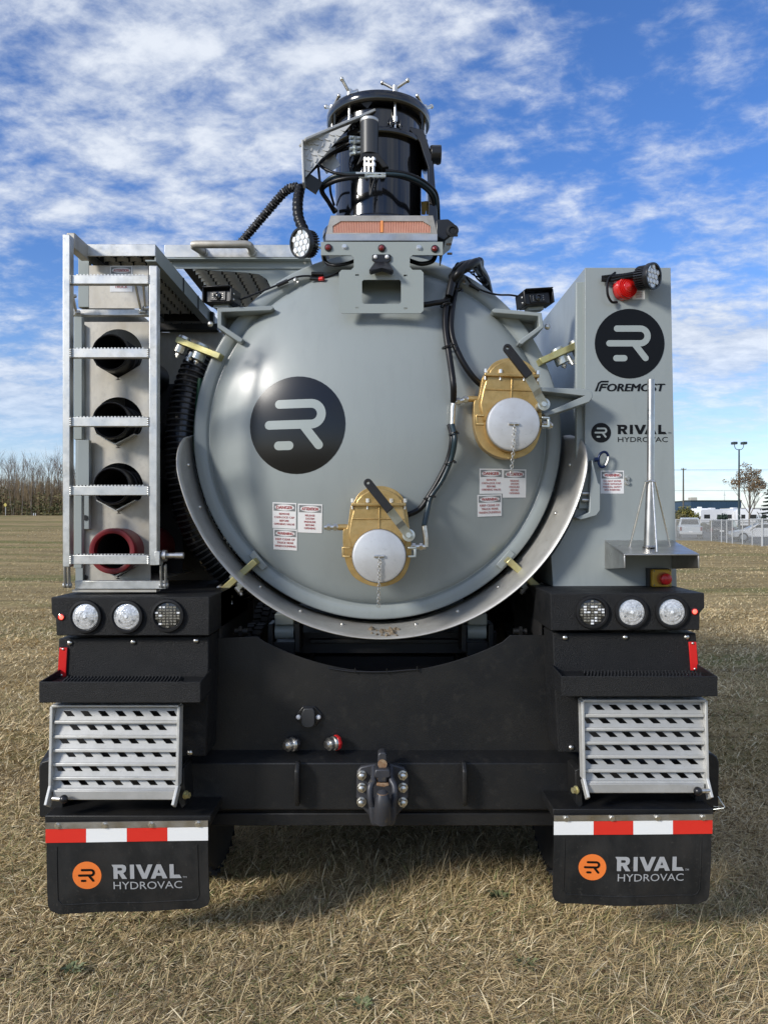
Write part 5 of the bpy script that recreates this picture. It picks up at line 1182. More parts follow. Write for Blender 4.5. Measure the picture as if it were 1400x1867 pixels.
a = MB(); c_ = hq(680, 370, 3.128); a.cyl(c_ + Vector((0, .004, 0)), c_ + Vector((0, -.004, 0)), L(8.4, 3.13), n=20); O('worn_handle_face', a, M['rust'], HT)

# ---- mudflaps
def mudflap(x0, x1, yS, yT0, yT1, yB, order, slope, emb, rr_, riv, hyd, name):
    Y = 3.0
    def sl(x, y): return y + slope * (x - x0) / (x1 - x0)
    def q(x, y): return pxl([(x, sl(x, y))], Y)[0]
    xa, xb = x0 + 1, x1 - 1; rd = 20
    lp = [q(xa, yT0), q(xb, yT0), q(xb, yB - rd)] + [q(xb - rd + rd * math.cos(t), yB - rd + rd * math.sin(t)) for t in np.linspace(0, PI / 2, 7)] + [q(xa + rd - rd * math.sin(t), yB - rd + rd * math.cos(t)) for t in np.linspace(0, PI / 2, 7)] + [q(xa, yB - rd)]
    zt_ = q(x0, yT0)[1]; zb_ = q(x0, yB)[1]; ph = x0 * .01
    def bend(v):                                               # rubber bows backwards and its free edge ripples
        t = max(0.0, (zt_ - v.z) / (zt_ - zb_)); return Vector((v.x, v.y + .030 * t * t + .010 * t * math.sin(v.x * 7 + ph) + .006 * t * t * math.sin(v.x * 17 + 2 * ph), v.z))
    a = MB(); nr, nc = 22, 16
    for face in (0, 1):
        for i in range(nr + 1):
            y = yT0 + (yB - yT0) * i / nr; dy = max(0.0, y - (yB - rd)); ins = rd - math.sqrt(max(0.0, rd * rd - dy * dy))
            for j in range(nc + 1):
                x = xa + ins + (xb - xa - 2 * ins) * j / nc; c2 = q(x, y); a.v.append((c2[0], Y + .010 * face, c2[1]))
    n1 = (nr + 1) * (nc + 1)
    for i in range(nr):
        for j in range(nc):
            k = i * (nc + 1) + j; a.f.append([k, k + nc + 1, k + nc + 2, k + 1]); a.f.append([k + n1, k + 1 + n1, k + nc + 2 + n1, k + nc + 1 + n1])
    rim_ = [j for j in range(nc + 1)] + [i * (nc + 1) + nc for i in range(1, nr + 1)] + [nr * (nc + 1) + j for j in range(nc - 1, -1, -1)] + [i * (nc + 1) for i in range(nr - 1, 0, -1)]
    for k in range(len(rim_)): u_, v_ = rim_[k], rim_[(k + 1) % len(rim_)]; a.f.append([u_, v_, v_ + n1, u_ + n1])
    a.mi = [0] * len(a.f); a.warp(bend); fl = O('mudflap', a, M['flap'], T)
    # moulded border line
    a = MB(); xi0, xi1, yi = x0 + 20, x1 - 20, yB - 18
    pts = [q(xi0, yT1 + 8 + (yi - 18 - yT1) * k / 8) for k in range(9)] + [q(xi0 + 6, yi - 2)] + [q(xi0 + 12 + (xi1 - xi0 - 24) * k / 14, yi) for k in range(15)] + [q(xi1 - 4, yi - 3)] + [q(xi1, yi - 12 - (yi - 20 - yT1) * k / 8) for k in range(9)]
    a.tube([bend(Vector((p[0], Y - .0008, p[1]))) for p in pts], .0022, 6); O('border_bead', a, M['flap'], fl)
    a = MB(); a.prism([q(x0, yS), q(x1, yS), q(x1, yT0 - .4), q(x0, yT0 - .4)], Y - .006, Y - .0005); st = O('clamp_strip', a, M['steel'], fl)
    for k in range(4):
        x = x0 + 22 + (x1 - x0 - 40) * k / 3; c2 = q(x, (yS + yT0) / 2)
        a = MB(); a.hexbolt((c2[0], Y - .0062, c2[1]), (0, -1, 0), .0095, .009); O('bolt', a, M['chrome'], fl)
    w_ = (x1 - x0) / 4
    for k in range(4):
        a = MB(); xa_, xb_ = x0 + w_ * k + .1, x0 + w_ * (k + 1) - .1
        a.prism([q(xa_, yT0), q(xb_, yT0), q(xb_, yT1), q(xa_, yT1)], Y - .004, Y - .0006); a.warp(bend); tp_ = O('reflective_tape', a, M['rtape'] if order[k] else M['wtape'], fl)
    a = MB(); c2 = q(*emb); cz = pxl([emb], Y)[0]; disc(a, cz[0], cz[1], L(rr_, Y), Y - .0012, 40, 3); a.warp(bend); O('emblem_disc', a, M['orange'], fl, fixn=False)
    a = MB(); emblem(a, cz[0], cz[1], L(rr_, Y) * .92, Y - .0024); a.warp(bend); O('emblem_letter', a, M['decalb'], fl, fixn=False)
    a = MB(); p0_, p1_ = pxl([(riv[0], riv[1]), (riv[2], riv[3])], Y); put_rival(a, p0_[0], p1_[0], p1_[1], p0_[1], Y - .0015)
    p0_, p1_ = pxl([(hyd[0], hyd[1]), (hyd[2], hyd[3])], Y); put_text(a, 'HYDROVAC', p0_[0], p1_[0], p1_[1], p0_[1], Y - .0015)
    p0_, p1_ = pxl([(riv[2] + 2, riv[3] - 3.5), (riv[2] + 9, riv[3])], Y); put_text(a, 'TM', p0_[0], p1_[0], p1_[1], p0_[1], Y - .0015)
    a.warp(lambda v: bend(v) + Vector((0, -.0012, 0))); O('lettering', a, M['silverp'], fl, fixn=False)
mudflap(84.5, 380, 1499, 1511, 1536, 1671, (1, 0, 1, 0), -4, (158.5, 1597), 26, (204.5, 1577, 330, 1604), (206, 1609.5, 330, 1624), 'l')
mudflap(1009, 1297.5, 1486, 1497, 1522, 1657, (0, 1, 0, 1), -2.5, (1080.3, 1583), 25, (1122, 1562, 1247, 1588.5), (1126, 1594, 1247, 1608), 'r')
for x0, x1, y0, y1 in ((86, 386, 1484, 1499), (1006, 1296, 1472, 1486)):
    p_, q_ = P(x0, y0, 3.03), P(x1, y1 + 3, 3.03); a = MB(); a.box(p_.x, q_.x, 3.012, 3.22, q_.z, p_.z); O('flap_hanger', a, M['black'], T, bevel=.003)

# ---- chassis, hinge blocks and tyres seen under the tank
a = MB(); a.box(-.46, -.36, 3.55, 8.5, .80, 1.08); a.box(.36, .46, 3.55, 8.5, .80, 1.08); a.box(-.358, .358, 3.9, 4.0, .80, 1.06); CH = O('chassis_rail', a, M['dark'], T, bevel=.006)
a = MB(); a.box(-1.29, 1.29, 7.5, 7.55, .25, 1.50); a.box(-.55, .55, 3.75, 7.4, 1.10, 1.20); O('subframe_and_screen', a, M['dark'], T)  # wide rear plate is a dark screen added to hide lit ground
a = MB(); p_ = P(560, 1165, 3.75); a.box(-.36, .36, 3.70, 3.74, 1.155, 1.175); O('cross_tube', a, M['black'], T, bevel=.004)
for x in (520, 868):
    a = MB(); p_, q_ = P(x - 17, 1117, 3.6), P(x + 18, 1138, 3.6); a.box(p_.x, q_.x, 3.56, 3.72, q_.z, p_.z); hb = O('hinge_block', a, M['paint2'], T, bevel=.006)
    a = MB(); c_ = P(x, 1151, 3.6); a.cyl(c_ - Vector((L(17, 3.6), 0, 0)), c_ + Vector((L(17, 3.6), 0, 0)), L(14, 3.6), n=24); O('hinge_pin_sleeve', a, M['paint2'], hb)
    a = MB(); a.box(c_.x - .05, c_.x + .05, 3.56, 3.68, c_.z - .11, c_.z - .045); a.box(c_.x - .075, c_.x - .05, 3.55, 3.7, c_.z - .09, c_.z + .04); a.box(c_.x + .05, c_.x + .075, 3.55, 3.7, c_.z - .09, c_.z + .04); O('hinge_ear', a, M['black'], hb, bevel=.004)
    a = MB(); a.box(c_.x - .04, c_.x + .045, 3.53, 3.60, c_.z - .127, c_.z - .115); O('hinge_shim', a, M['zincp'], hb)
def tyre(xc, yc):
    r_ = .52; w_ = .28
    a = MB(); a.lathe([(.30, -w_ * .42), (.42, -w_ * .5), (.485, -w_ * .48), (.505, -w_ * .40), (.508, 0), (.505, w_ * .40), (.485, w_ * .48), (.42, w_ * .5), (.30, w_ * .42)], (xc, yc, r_), (1, 0, 0), 48); t_ = O('tyre', a, M['tyre'], T)
    a = MB(); n = 44
    for k in range(n):
        for ci, cx_ in enumerate((-.105, -.037, .037, .105)):
            an = 2 * PI * (k + (.5 if ci % 2 else 0)) / n; e_ = Vector((0, math.cos(an), math.sin(an))); tn = Vector((0, -math.sin(an), math.cos(an))); Mx = Matrix((Vector((1, 0, 0)), tn, e_)).transposed() @ Matrix.Rotation(R(14 if ci % 2 else -14), 3, 'Z')
            a.obox(Vector((xc + cx_, yc, r_)) + e_ * .512, (.056, .054, .022), Mx)
    O('tread_blocks', a, M['tyre'], t_, kind='stuff')
    a = MB(); a.lathe([(0, -.05), (.2, -.05), (.29, -.10), (.30, -.12)], (xc, yc, r_), (1, 0, 0), 28); O('rim', a, M['dark'], t_)
for s_ in (-1, 1):
    a = MB(); a.box(*sorted((s_ * 1.27, s_ * 1.285)), 4.5, 7.49, .70, 1.50); O('side_skirt', a, M['dark'], T)
for yc in (3.90, 5.25, 6.6):
    for xc in (-.94, .94): tyre(xc, yc)
a = MB(); a.cyl((-1.0, 3.90, .52), (1.0, 3.90, .52), .07, n=16); a.ball((0, 3.90, .52), .20, 16); O('rear_axle', a, M['dark'], T)
# fender liners closing the gap beside the chassis
for s_, x in ((-1, 382), (1, 1004)):
    xx = P(x, 0, 3.08).x
    a = MB(); a.box(min(xx, xx + s_ * .01), max(xx, xx + s_ * .01), 3.305, 3.95, 1.07, 1.44); O('fender_liner', a, M['dark'], T)
    a = MB(); c_ = Vector((xx - s_ * .03, 3.45, 1.25)); a.cyl(c_, c_ - Vector((s_ * .06, 0, 0)), .014, n=12); a.cyl(c_ - Vector((s_ * .02, 0, 0)), c_ - Vector((s_ * .035, 0, 0)), .024, n=6); O('air_fitting', a, M['black'], T)

# ================================================================== ground
def ss(a, b, x): t = np.clip((x - a) / (b - a), 0, 1); return t * t * (3 - 2 * t)
def gz(x, y):
    x = np.asarray(x, float); y = np.asarray(y, float)
    left = 2.33 * ss(22, 104, y) * ss(2, -22, x)
    right = .35 * ss(66, 120, y) * ss(5, 25, x)
    return left + right + .035 * np.sin(x * .55 + .7) * np.sin(y * .41) * ss(5, 15, y) + .012 * np.sin(x * 2.1 + y * 1.3) * np.sin(y * 1.7 - x)
gx = np.unique(np.round(np.concatenate([np.linspace(-12, 12, 97), np.linspace(-80, 80, 101), np.linspace(-900, 900, 37)]), 3))
gy = np.unique(np.round(np.concatenate([np.linspace(-4, 24, 113), np.linspace(24, 140, 101), np.linspace(-900, 1500, 49)]), 3))
XX, YY = np.meshgrid(gx, gy); ZZ = gz(XX, YY)
a = MB(); a.v = [tuple(q) for q in np.stack([XX.ravel(), YY.ravel(), ZZ.ravel()], 1)]
nx_ = len(gx); a.f = [[j * nx_ + i, j * nx_ + i + 1, (j + 1) * nx_ + i + 1, (j + 1) * nx_ + i] for j in range(len(gy) - 1) for i in range(nx_ - 1)]; a.mi = [0] * len(a.f)
gm = mat('dry_field', (0.37, 0.275, 0.13), .95, spec=.1,
         vary=[(1.1, (.25, .19, .09), .40, .60, (.2, 1.6, 1)), (.45, (.44, .325, .155), .45, .66, (.16, 1, 1)), (9, (.18, .14, .07), .52, .66), (45, (.48, .37, .20), .52, .70), (.30, (.20, .19, .07), .50, .62, (.2, 1, 1)), (2.6, (.19, .145, .07), .54, .64, (.15, 1.2, 1))],
         bump=(30, .9, .05, 6))
GR = O('ground', a, gm, None, kind='structure', fixn=False, sharp=180); GR['label'] = 'dry tan grass field stretching to the horizon'

# grass blades
def lowf(x, y, s, o):
    return (np.sin(x * s + o) * np.cos(y * s * 1.13 + 1.7 * o) + np.sin(x * s * 2.3 - y * s * 1.9 + o * 2) * .6 + np.sin(x * s * .6 + y * s * 3.1 + o * 3) * .4) / 2
def blades(n, y0, y1, xk, xa, lmin, lmax, wid, segs, tilt0, tilt1, ypow=1.0):
    y = y0 + (y1 - y0) * rng.random(n) ** ypow
    x = (rng.random(n) * 2 - 1) * (xk * y + xa)
    # gather into tufts
    cs = .055 * (1 + y / 12); k = rng.random(n) < .65
    cxk = np.floor(x / cs); cyk = np.floor(y / cs)
    h = np.sin(cxk * 127.1 + cyk * 311.7) * 43758.5453; h = h - np.floor(h); h2 = np.sin(cxk * 269.5 + cyk * 183.3) * 43758.5453; h2 = h2 - np.floor(h2)
    tx_, ty_ = (cxk + h) * cs, (cyk + h2) * cs
    x = np.where(k, tx_ + (x - tx_) * .38, x); y = np.where(k, ty_ + (y - ty_) * .38, y)
    ln = lmin + (lmax - lmin) * rng.random(n) ** 1.6
    ln *= .75 + .5 * np.clip(lowf(x, y, 1.7, .3) + .5, 0, 1)
    phi = 1.9 * lowf(x, y, .9, 1.1) - .5 + rng.normal(0, 1.5, n)
    th0 = np.radians(tilt0[0] + (tilt0[1] - tilt0[0]) * rng.random(n)); th1 = th0 + np.radians(tilt1[0] + (tilt1[1] - tilt1[0]) * rng.random(n))
    z = gz(x, y) - .004
    side = np.stack([-np.sin(phi), np.cos(phi), np.zeros(n)], 1) + rng.normal(0, .35, (n, 3)); side /= np.linalg.norm(side, axis=1)[:, None]
    w = wid * (.6 + .8 * rng.random(n)) * (1 + y / 10)
    P_ = np.stack([x, y, z], 1); vs = []
    for i in range(segs + 1):
        t = i / segs
        ww = (w * (1 - .75 * t ** 2))[:, None] / 2
        if i < segs: vs.append(P_ - side * ww); vs.append(P_ + side * ww)
        else: vs.append(P_.copy())
        th = th0 + (th1 - th0) * (t + .5 / segs); st = (ln / segs)[:, None]
        P_ = P_ + st * np.stack([np.sin(th) * np.cos(phi), np.sin(th) * np.sin(phi), np.cos(th)], 1)
        g_ = gz(P_[:, 0], P_[:, 1]) + .004; P_[:, 2] = np.maximum(P_[:, 2], g_ + .01 * rng.random(n))
    nv = 2 * segs + 1; V = np.stack(vs, 1).reshape(-1, 3)
    base = np.arange(n) * nv
    quads = np.concatenate([np.stack([base + 2 * i, base + 2 * i + 1, base + 2 * i + 3, base + 2 * i + 2], 1) for i in range(segs - 1)]) if segs > 1 else np.zeros((0, 4), int)
    tris = np.stack([base + 2 * segs - 2, base + 2 * segs - 1, base + 2 * segs], 1)
    # colour
    pal = np.array([(.72, .575, .335), (.61, .47, .255), (.45, .335, .175), (.35, .285, .13), (.20, .215, .085), (.82, .70, .46), (.26, .17, .095)])
    pg = np.clip(.07 + .55 * lowf(x, y, .7, 2.2) + .30 * lowf(x, y, 2.2, .9), 0, .85)
    pick = np.where(rng.random(n) < pg, rng.choice([3, 4, 3, 2], n), rng.choice([0, 0, 1, 1, 1, 2, 2, 5, 6], n))
    c = pal[pick] * (.78 + .44 * rng.random(n))[:, None] * np.clip(1 + .32 * lowf(x, y, 1.3, 4.0) + .16 * lowf(x * .3, y, 2.9, 1.0), .6, 1.35)[:, None]
    return V, quads, tris, np.repeat(np.concatenate([c, np.ones((n, 1))], 1), nv, axis=0)
sets = [blades(320000, 2.1, 5.2, .55, 1.35, .03, .115, .0026, 3, (52, 89), (0, 40), 1.25),
        blades(40000, 2.1, 6.0, .55, 1.35, .05, .13, .0020, 3, (10, 65), (10, 60), 1.1),
        blades(190000, 5.0, 15, .56, 1.8, .04, .11, .0036, 2, (35, 85), (0, 40), 1.35),
        blades(95000, 15, 60, .60, 3.0, .05, .12, .0040, 1, (35, 80), (0, 30), 1.5)]
VV = []; LI = []; LS = []; CC = []; off = 0
for V, qd, tr, c in sets:
    VV.append(V); CC.append(c); LI += [(qd + off).ravel(), (tr + off).ravel()]; LS += [np.full(len(qd), 4), np.full(len(tr), 3)]; off += len(V)
VV = np.concatenate(VV); CC = np.concatenate(CC); LI = np.concatenate(LI).astype(np.int32); LT = np.concatenate(LS).astype(np.int32)
me = bpy.data.meshes.new('grass'); me.vertices.add(len(VV)); me.vertices.foreach_set('co', VV.astype(np.float32).ravel())
me.loops.add(len(LI)); me.loops.foreach_set('vertex_index', LI); me.polygons.add(len(LT))
st_ = np.zeros(len(LT), np.int32); st_[1:] = np.cumsum(LT)[:-1]; me.polygons.foreach_set('loop_start', st_); me.update(calc_edges=True)
at = me.attributes.new('blade', 'FLOAT_COLOR', 'POINT'); at.data.foreach_set('color', CC.astype(np.float32).ravel())
m = mat('grass_blades', (.3, .25, .14), .75, spec=.2); an = m.node_tree.nodes.new('ShaderNodeAttribute'); an.attribute_name = 'blade'
m.node_tree.links.new(an.outputs['Color'], m.node_tree.nodes['Principled BSDF'].inputs['Base Color']); me.materials.append(m)
go = bpy.data.objects.new('grass', me); COL.objects.link(go); go['kind'] = 'stuff'; tag(go, 'dry matted straw coloured grass covering the field', 'grass')

# small green weeds
M['weed'] = mat('weed_leaf', (.15, .18, .075), .7, vary=(40, (.21, .22, .11), .4, .6))
def weed(px, py, n, s, lab):
    Y = EYE * F / (py - CY); x = (px - CX) * Y / F; a = MB()
    for k in range(n):
        an = random.uniform(0, 2 * PI); l = s * random.uniform(.6, 1.2); d = Vector((math.cos(an), math.sin(an), 0)); sd = Vector((-d.y, d.x, 0)); c0 = Vector((x, Y, .015)) + d * s * random.uniform(0, .6) + sd * random.uniform(-.3, .3) * s
        up = random.uniform(.5, 1.3); vs = [c0, c0 + d * l * .5 + sd * l * .2 + Vector((0, 0, l * .5 * up)), c0 + d * l + Vector((0, 0, l * .45 * up)), c0 + d * l * .5 - sd * l * .2 + Vector((0, 0, l * .5 * up))]
        a.add(vs, [(0, 1, 2, 3)])
    tag(O('weed', a, M['weed'], None, fixn=False, base=True), lab, 'weed', 'green weeds in the dry grass')
weed(132, 1778, 30, .034, 'green broadleaf weed in the grass left of the foreground'); weed(908, 1642, 50, .036, 'green weed clump beside the right mudflap'); weed(958, 1768, 26, .034, 'green weed in the right foreground grass'); weed(660, 1845, 26, .036, 'green tuft at the bottom edge of the foreground')

# ================================================================== trees
M['bark'] = mat('pale_bark', (.20, .175, .145), .9, vary=(6, (.13, .11, .09), .4, .65))
M['twig'] = mat('grey_twigs', (.17, .14, .115), .9)
M['thick'] = mat('thicket', (.25, .185, .105), .95, vary=(.8, (.15, .115, .07), .4, .65))
M['lf_green'] = mat('olive_leaves', (.085, .095, .035), .8, vary=(.7, (.15, .125, .045), .4, .62))
M['lf_rust'] = mat('rusty_leaves', (.20, .115, .045), .8, vary=(2, (.13, .09, .04), .4, .62))
M['lf_yel'] = mat('yellow_green_leaves', (.22, .185, .035), .8, vary=(1.2, (.10, .11, .03), .42, .60))
M['spruce'] = mat('spruce_needles', (.022, .042, .030), .85, vary=(3, (.04, .065, .045), .45, .65))
def branch(a_, p, d, l, r, lev, rnd, tips, spread=.5, n=4):
    k = 3; pts = [p]; q = p.copy(); dd = d.copy()
    for i in range(k):
        dd = (dd + Vector((rnd.gauss(0, .10), rnd.gauss(0, .10), rnd.gauss(.04, .06)))).normalized(); q = q + dd * l / k; pts.append(q.copy())
    a_.tube(pts, [r, r * .85, r * .7, r * .5], n, caps=False)
    if lev == 0: tips.append((pts[-1], pts[-2])); return
    for i in range(rnd.randint(3, 4)):
        t = rnd.uniform(.35, 1.0); b0 = pts[min(int(t * k), k - 1)].lerp(pts[min(int(t * k) + 1, k)], t * k - int(t * k) if t < 1 else 1)
        sd = Vector((rnd.gauss(0, 1), rnd.gauss(0, 1), rnd.gauss(.2, .4))).normalized()
        branch(a_, b0, (dd + sd * spread).normalized(), l * rnd.uniform(.5, .72), r * .48, lev - 1, rnd, tips, spread, 3)
def bare_tree(seed, h, x, y, lab, group=None, levels=3, spread=.42, trunk_r=.055):
    rnd = random.Random(seed); z = float(gz(x, y)); p = Vector((x, y, z - .05)); tr = MB(); cr = MB(); tips = []
    pts = [p]; d = Vector((rnd.gauss(0, .05), rnd.gauss(0, .05), 1)).normalized(); q = p.copy()
    for i in range(8): d = (d + Vector((rnd.gauss(0, .05), rnd.gauss(0, .05), .05))).normalized(); q = q + d * h * .95 / 8; pts.append(q.copy())
    tr.tube(pts, [trunk_r * (1 - .105 * i) for i in range(9)], 6, caps=False)
    for i in range(14):
        t = rnd.uniform(.38, .97); b0 = pts[int(t * 8)].lerp(pts[min(int(t * 8) + 1, 8)], t * 8 - int(t * 8)); an = rnd.uniform(0, 2 * PI)
        branch(cr, b0, Vector((math.cos(an) * spread, math.sin(an) * spread, .85)).normalized(), h * (.30 - .20 * (t - .38)) * rnd.uniform(.7, 1.1), trunk_r * .34, levels - 2, rnd, tips, spread)
    t_ = O('bare_tree', tr, M['bark'], None, base=True, fixn=False); c_ = O('crown', cr, M['twig'], t_, fixn=False); tag(t_, lab, 'tree', group)
    return t_, c_
rnd = random.Random(5)
LABT = 'leafless pale aspen tree in the distant wood left of the ladder'; GRT = 'leafless aspens in the wood on the left'
protos = [bare_tree(20 + k, 7.6 + .5 * (k % 3), -52 + k * 2.1, 108 + k * .7, LABT, GRT) for k in range(5)]
for k in range(58):
    t0_, c0_ = protos[k % 5]; x = -62 + 20 * (k + rnd.random()) / 58; y = 106 + rnd.uniform(0, 9)
    t2 = t0_.copy(); COL.objects.link(t2); t2.location = (x, y, float(gz(x, y)) - .05); t2.rotation_euler = (0, 0, rnd.uniform(0, 6.28)); s_ = rnd.uniform(.78, 1.12); t2.scale = (s_, s_, s_)
    c2 = c0_.copy(); COL.objects.link(c2); c2.parent = t2; c2.location = c0_.location
a = MB()
for k in range(11000):                                            # dense stems and twigs behind the trees
    x = rnd.uniform(-95, -20); y = rnd.uniform(110, 122); z = float(gz(x, y)); h = rnd.uniform(2.6, 5.9) * (1 if rnd.random() < .85 else 1.25); l = rnd.gauss(0, .35); w = rnd.uniform(.02, .06)
    b_ = Vector((x, y, z - .1)); t_ = Vector((x + l, y + rnd.gauss(0, .3), z + h)); a.add([b_ - Vector((w, 0, 0)), b_ + Vector((w, 0, 0)), t_ + Vector((w * .3, 0, 0)), t_ - Vector((w * .3, 0, 0))], [(0, 1, 2, 3)])
    if rnd.random() < .9:
        for _ in range(3):
            f_ = rnd.uniform(.3, .95); m_ = b_.lerp(t_, f_); e_ = m_ + Vector((rnd.gauss(0, .5), rnd.gauss(0, .3), rnd.uniform(.3, .9))); a.add([m_ - Vector((w * .6, 0, 0)), m_ + Vector((w * .6, 0, 0)), e_], [(0, 1, 2)])
TH = O('thicket', a, M['thick'], None, kind='stuff', fixn=False, base=True); tag(TH, 'brown tangle of bare stems filling the distant wood', 'thicket')
a = MB()
for k in range(30000):
    x = rnd.uniform(-95, -22); y = rnd.uniform(107, 124); z = float(gz(x, y)); hm = 2.6 + 1.3 * math.sin(x * .9) * math.sin(x * .37 + 2) + .8 * math.sin(x * 2.3); hh = rnd.uniform(0, max(.8, hm)) ; c_ = Vector((x, y, z + hh)); s_ = rnd.uniform(.10, .24)
    u = Vector((rnd.gauss(0, 1), rnd.gauss(0, 1), rnd.gauss(0, 1))).normalized(); v = u.orthogonal().normalized(); a.add([c_ - u * s_, c_ + v * s_ * .6, c_ + u * s_, c_ - v * s_ * .6], [(0, 1, 2, 3)])
UG = O('undergrowth', a, M['lf_green'], None, kind='stuff', fixn=False, base=True); tag(UG, 'olive green undergrowth along the foot of the distant wood', 'undergrowth')
def leafmass(a_, c_, rx, rz, n, s0, s1, rnd):
    for _ in range(n):
        while True:
            q = Vector((rnd.uniform(-1, 1), rnd.uniform(-1, 1), rnd.uniform(-1, 1)))
            if q.length < 1: break
        q = q * (.55 + .45 * rnd.random()); p = c_ + Vector((q.x * rx, q.y * rx, q.z * rz)); s_ = rnd.uniform(s0, s1)
        u = Vector((rnd.gauss(0, 1), rnd.gauss(0, 1), rnd.gauss(0, 1))).normalized(); v = u.orthogonal().normalized(); a_.add([p - u * s_, p + v * s_ * .7, p + u * s_, p - v * s_ * .7], [(0, 1, 2, 3)])
def leafy_tree(px, Y, h, rx, zc, rz, nclump, m, lab, name, trunk_r=.10, dens=60, cat_='tree'):
    rnd = random.Random(px); x = (px - CX) * Y / F; z = float(gz(x, Y)); p = Vector((x, Y, z - .05)); tr = MB(); lv = MB(); tips = []
    tr.tube([p, p + Vector((0, 0, h * .25)), p + Vector((.05, 0, h * .5))], [trunk_r, trunk_r * .8, trunk_r * .6], 8, caps=False)
    for i in range(9):
        an = rnd.uniform(0, 2 * PI); b0 = p + Vector((0, 0, h * rnd.uniform(.22, .5))); branch(tr, b0, Vector((math.cos(an) * .45, math.sin(an) * .45, .9)).normalized(), h * rnd.uniform(.26, .38), trunk_r * .45, 2, rnd, tips, .5)
    rnd.shuffle(tips)
    for q, q2 in tips[:nclump * 2]: leafmass(lv, q, rx * .20, rx * .17, dens, .05, .11, rnd)
    t_ = O(name, tr, M['bark'], None, base=True, fixn=False); O('crown', lv, m, t_, fixn=False); tag(t_, lab, cat_); return t_
leafy_tree(1365, 75, 7.2, 2.2, 0, 0, 85, M['lf_rust'], 'thin autumn tree with rusty brown leaves beside the tall lamp post', 'autumn_tree', dens=26)
def bush(px, Y, w, h, m, lab, n=1500, z0=0.0, name='bush'):
    rnd = random.Random(px + 1); x = (px - CX) * Y / F; z = float(gz(x, Y)) + z0; a_ = MB(); st = MB()
    for k in range(7):
        an = rnd.uniform(0, 6.28); c_ = Vector((x + w * .32 * math.cos(an), Y + w * .3 * math.sin(an), z + h * rnd.uniform(.25, .8))); leafmass(a_, c_, w * .28, h * .24, n // 7, .06, .15, rnd)
        st.tube([Vector((x, Y, z)), c_], [.05, .015], 5)
    t_ = O(name, st, M['bark'], None, base=True, fixn=False); O('foliage', a_, m, t_, fixn=False); tag(t_, lab, 'bush'); return t_
bush(1251, 92, 2.0, 5.0, M['lf_yel'], 'yellow green tree in front of the dark utility pole', 2600, name='small_tree'); bush(1236, 90, 2.6, 3.6, M['lf_green'], 'olive bush at the edge of the grey cabinet', 2200); bush(1262, 88, 1.5, 2.6, M['lf_yel'], 'low yellowing bush left of the white trailers', 1000)
bush(1290, 96, 2.2, 1.9, M['lf_green'], 'low olive shrub right of the yellowing bush', 1500); bush(1244, 84, 1.7, 2.3, M['lf_green'], 'small olive shrub behind the silver pickup', 1500)
bush(1323, 84, 1.7, 2.4, M['spruce'], 'dark low evergreen shrub in front of the white trailers', 1800)
a = MB(); xs, Ys = (1404 - CX) * 72 / F, 72.0; zs = float(gz(xs, Ys)); sp = MB(); sp.tube([Vector((xs, Ys, zs)), Vector((xs, Ys, zs + 5.2))], [.12, .02], 6)
for k in range(13):
    t = k / 12; zz = zs + .8 + 4.2 * t; rr_ = 1.55 * (1 - t) + .12
    for j in range(11):
        an = j * 2 * PI / 11 + k * .6; d = Vector((math.cos(an), math.sin(an), -.12)); base_ = Vector((xs, Ys, zz)); n_ = 6
        for i in range(n_):
            c_ = base_ + d * rr_ * (i + 1) / n_; s_ = .10 + .10 * (1 - i / n_); sd = Vector((-d.y, d.x, 0)); a.add([c_ - sd * s_ * 1.4, c_ + d * .22, c_ + sd * s_ * 1.4, c_ + Vector((0, 0, -.16))], [(0, 1, 2), (0, 2, 3)])
ST = O('spruce_tree', sp, M['bark'], None, base=True); O('crown', a, M['spruce'], ST, fixn=False); tag(ST, 'dark green spruce cut by the right edge of the picture', 'tree')

# ================================================================== far things on the right
M['asph'] = mat('asphalt', (.055, .056, .058), .9, vary=(.4, (.085, .085, .085), .4, .65))
M['wpaint'] = mat('white_vehicle_paint', (.70, .71, .72), .3, coat=.4); M['dpaint'] = mat('dark_vehicle_paint', (.03, .034, .042), .3, coat=.4); M['spaint'] = mat('pale_silver_paint', (.46, .50, .53), .3, coat=.4)
M['glass'] = mat('dark_glass', (.012, .015, .018), .08); M['navy'] = mat('navy_cladding', (.022, .055, .10), .5, vary=(.3, (.03, .065, .115), .4, .6)); M['beige'] = mat('beige_panel', (.42, .40, .34), .7); M['galv'] = mat('galvanised_post', (.46, .47, .47), .5, metal=.3); M['poled'] = mat('dark_green_pole', (.03, .05, .055), .6); M['wood'] = mat('weathered_pole', (.10, .095, .08), .9)
M['lotf'] = mat('far_building', (.30, .33, .33), .8)
a = MB(); lotp = [(14, 66), (27.5, 66), (25.4, 51.5), (90, 51.5), (90, 112), (14, 112)]
zz = .06
a.v = []; n_ = 0
lot = MB(); gxs = np.linspace(14, 90, 39); gys = np.linspace(51.5, 112, 40)
idx = {}
for j, yy in enumerate(gys):
    for i, xx in enumerate(gxs):
        xm = max(xx, 26.2 + max(0, (yy - 51.5)) * .16) if yy < 66 else xx
        lot.v.append((xm, yy, float(gz(xm, yy)) + .05))
for j in range(len(gys) - 1):
    for i in range(len(gxs) - 1): q = j * len(gxs) + i; lot.f.append([q, q + 1, q + len(gxs) + 1, q + len(gxs)]); lot.mi.append(0)
PK = O('parking_lot', lot, M['asph'], None, kind='structure', fixn=False); PK['label'] = 'grey asphalt lot beyond the chain link fence'
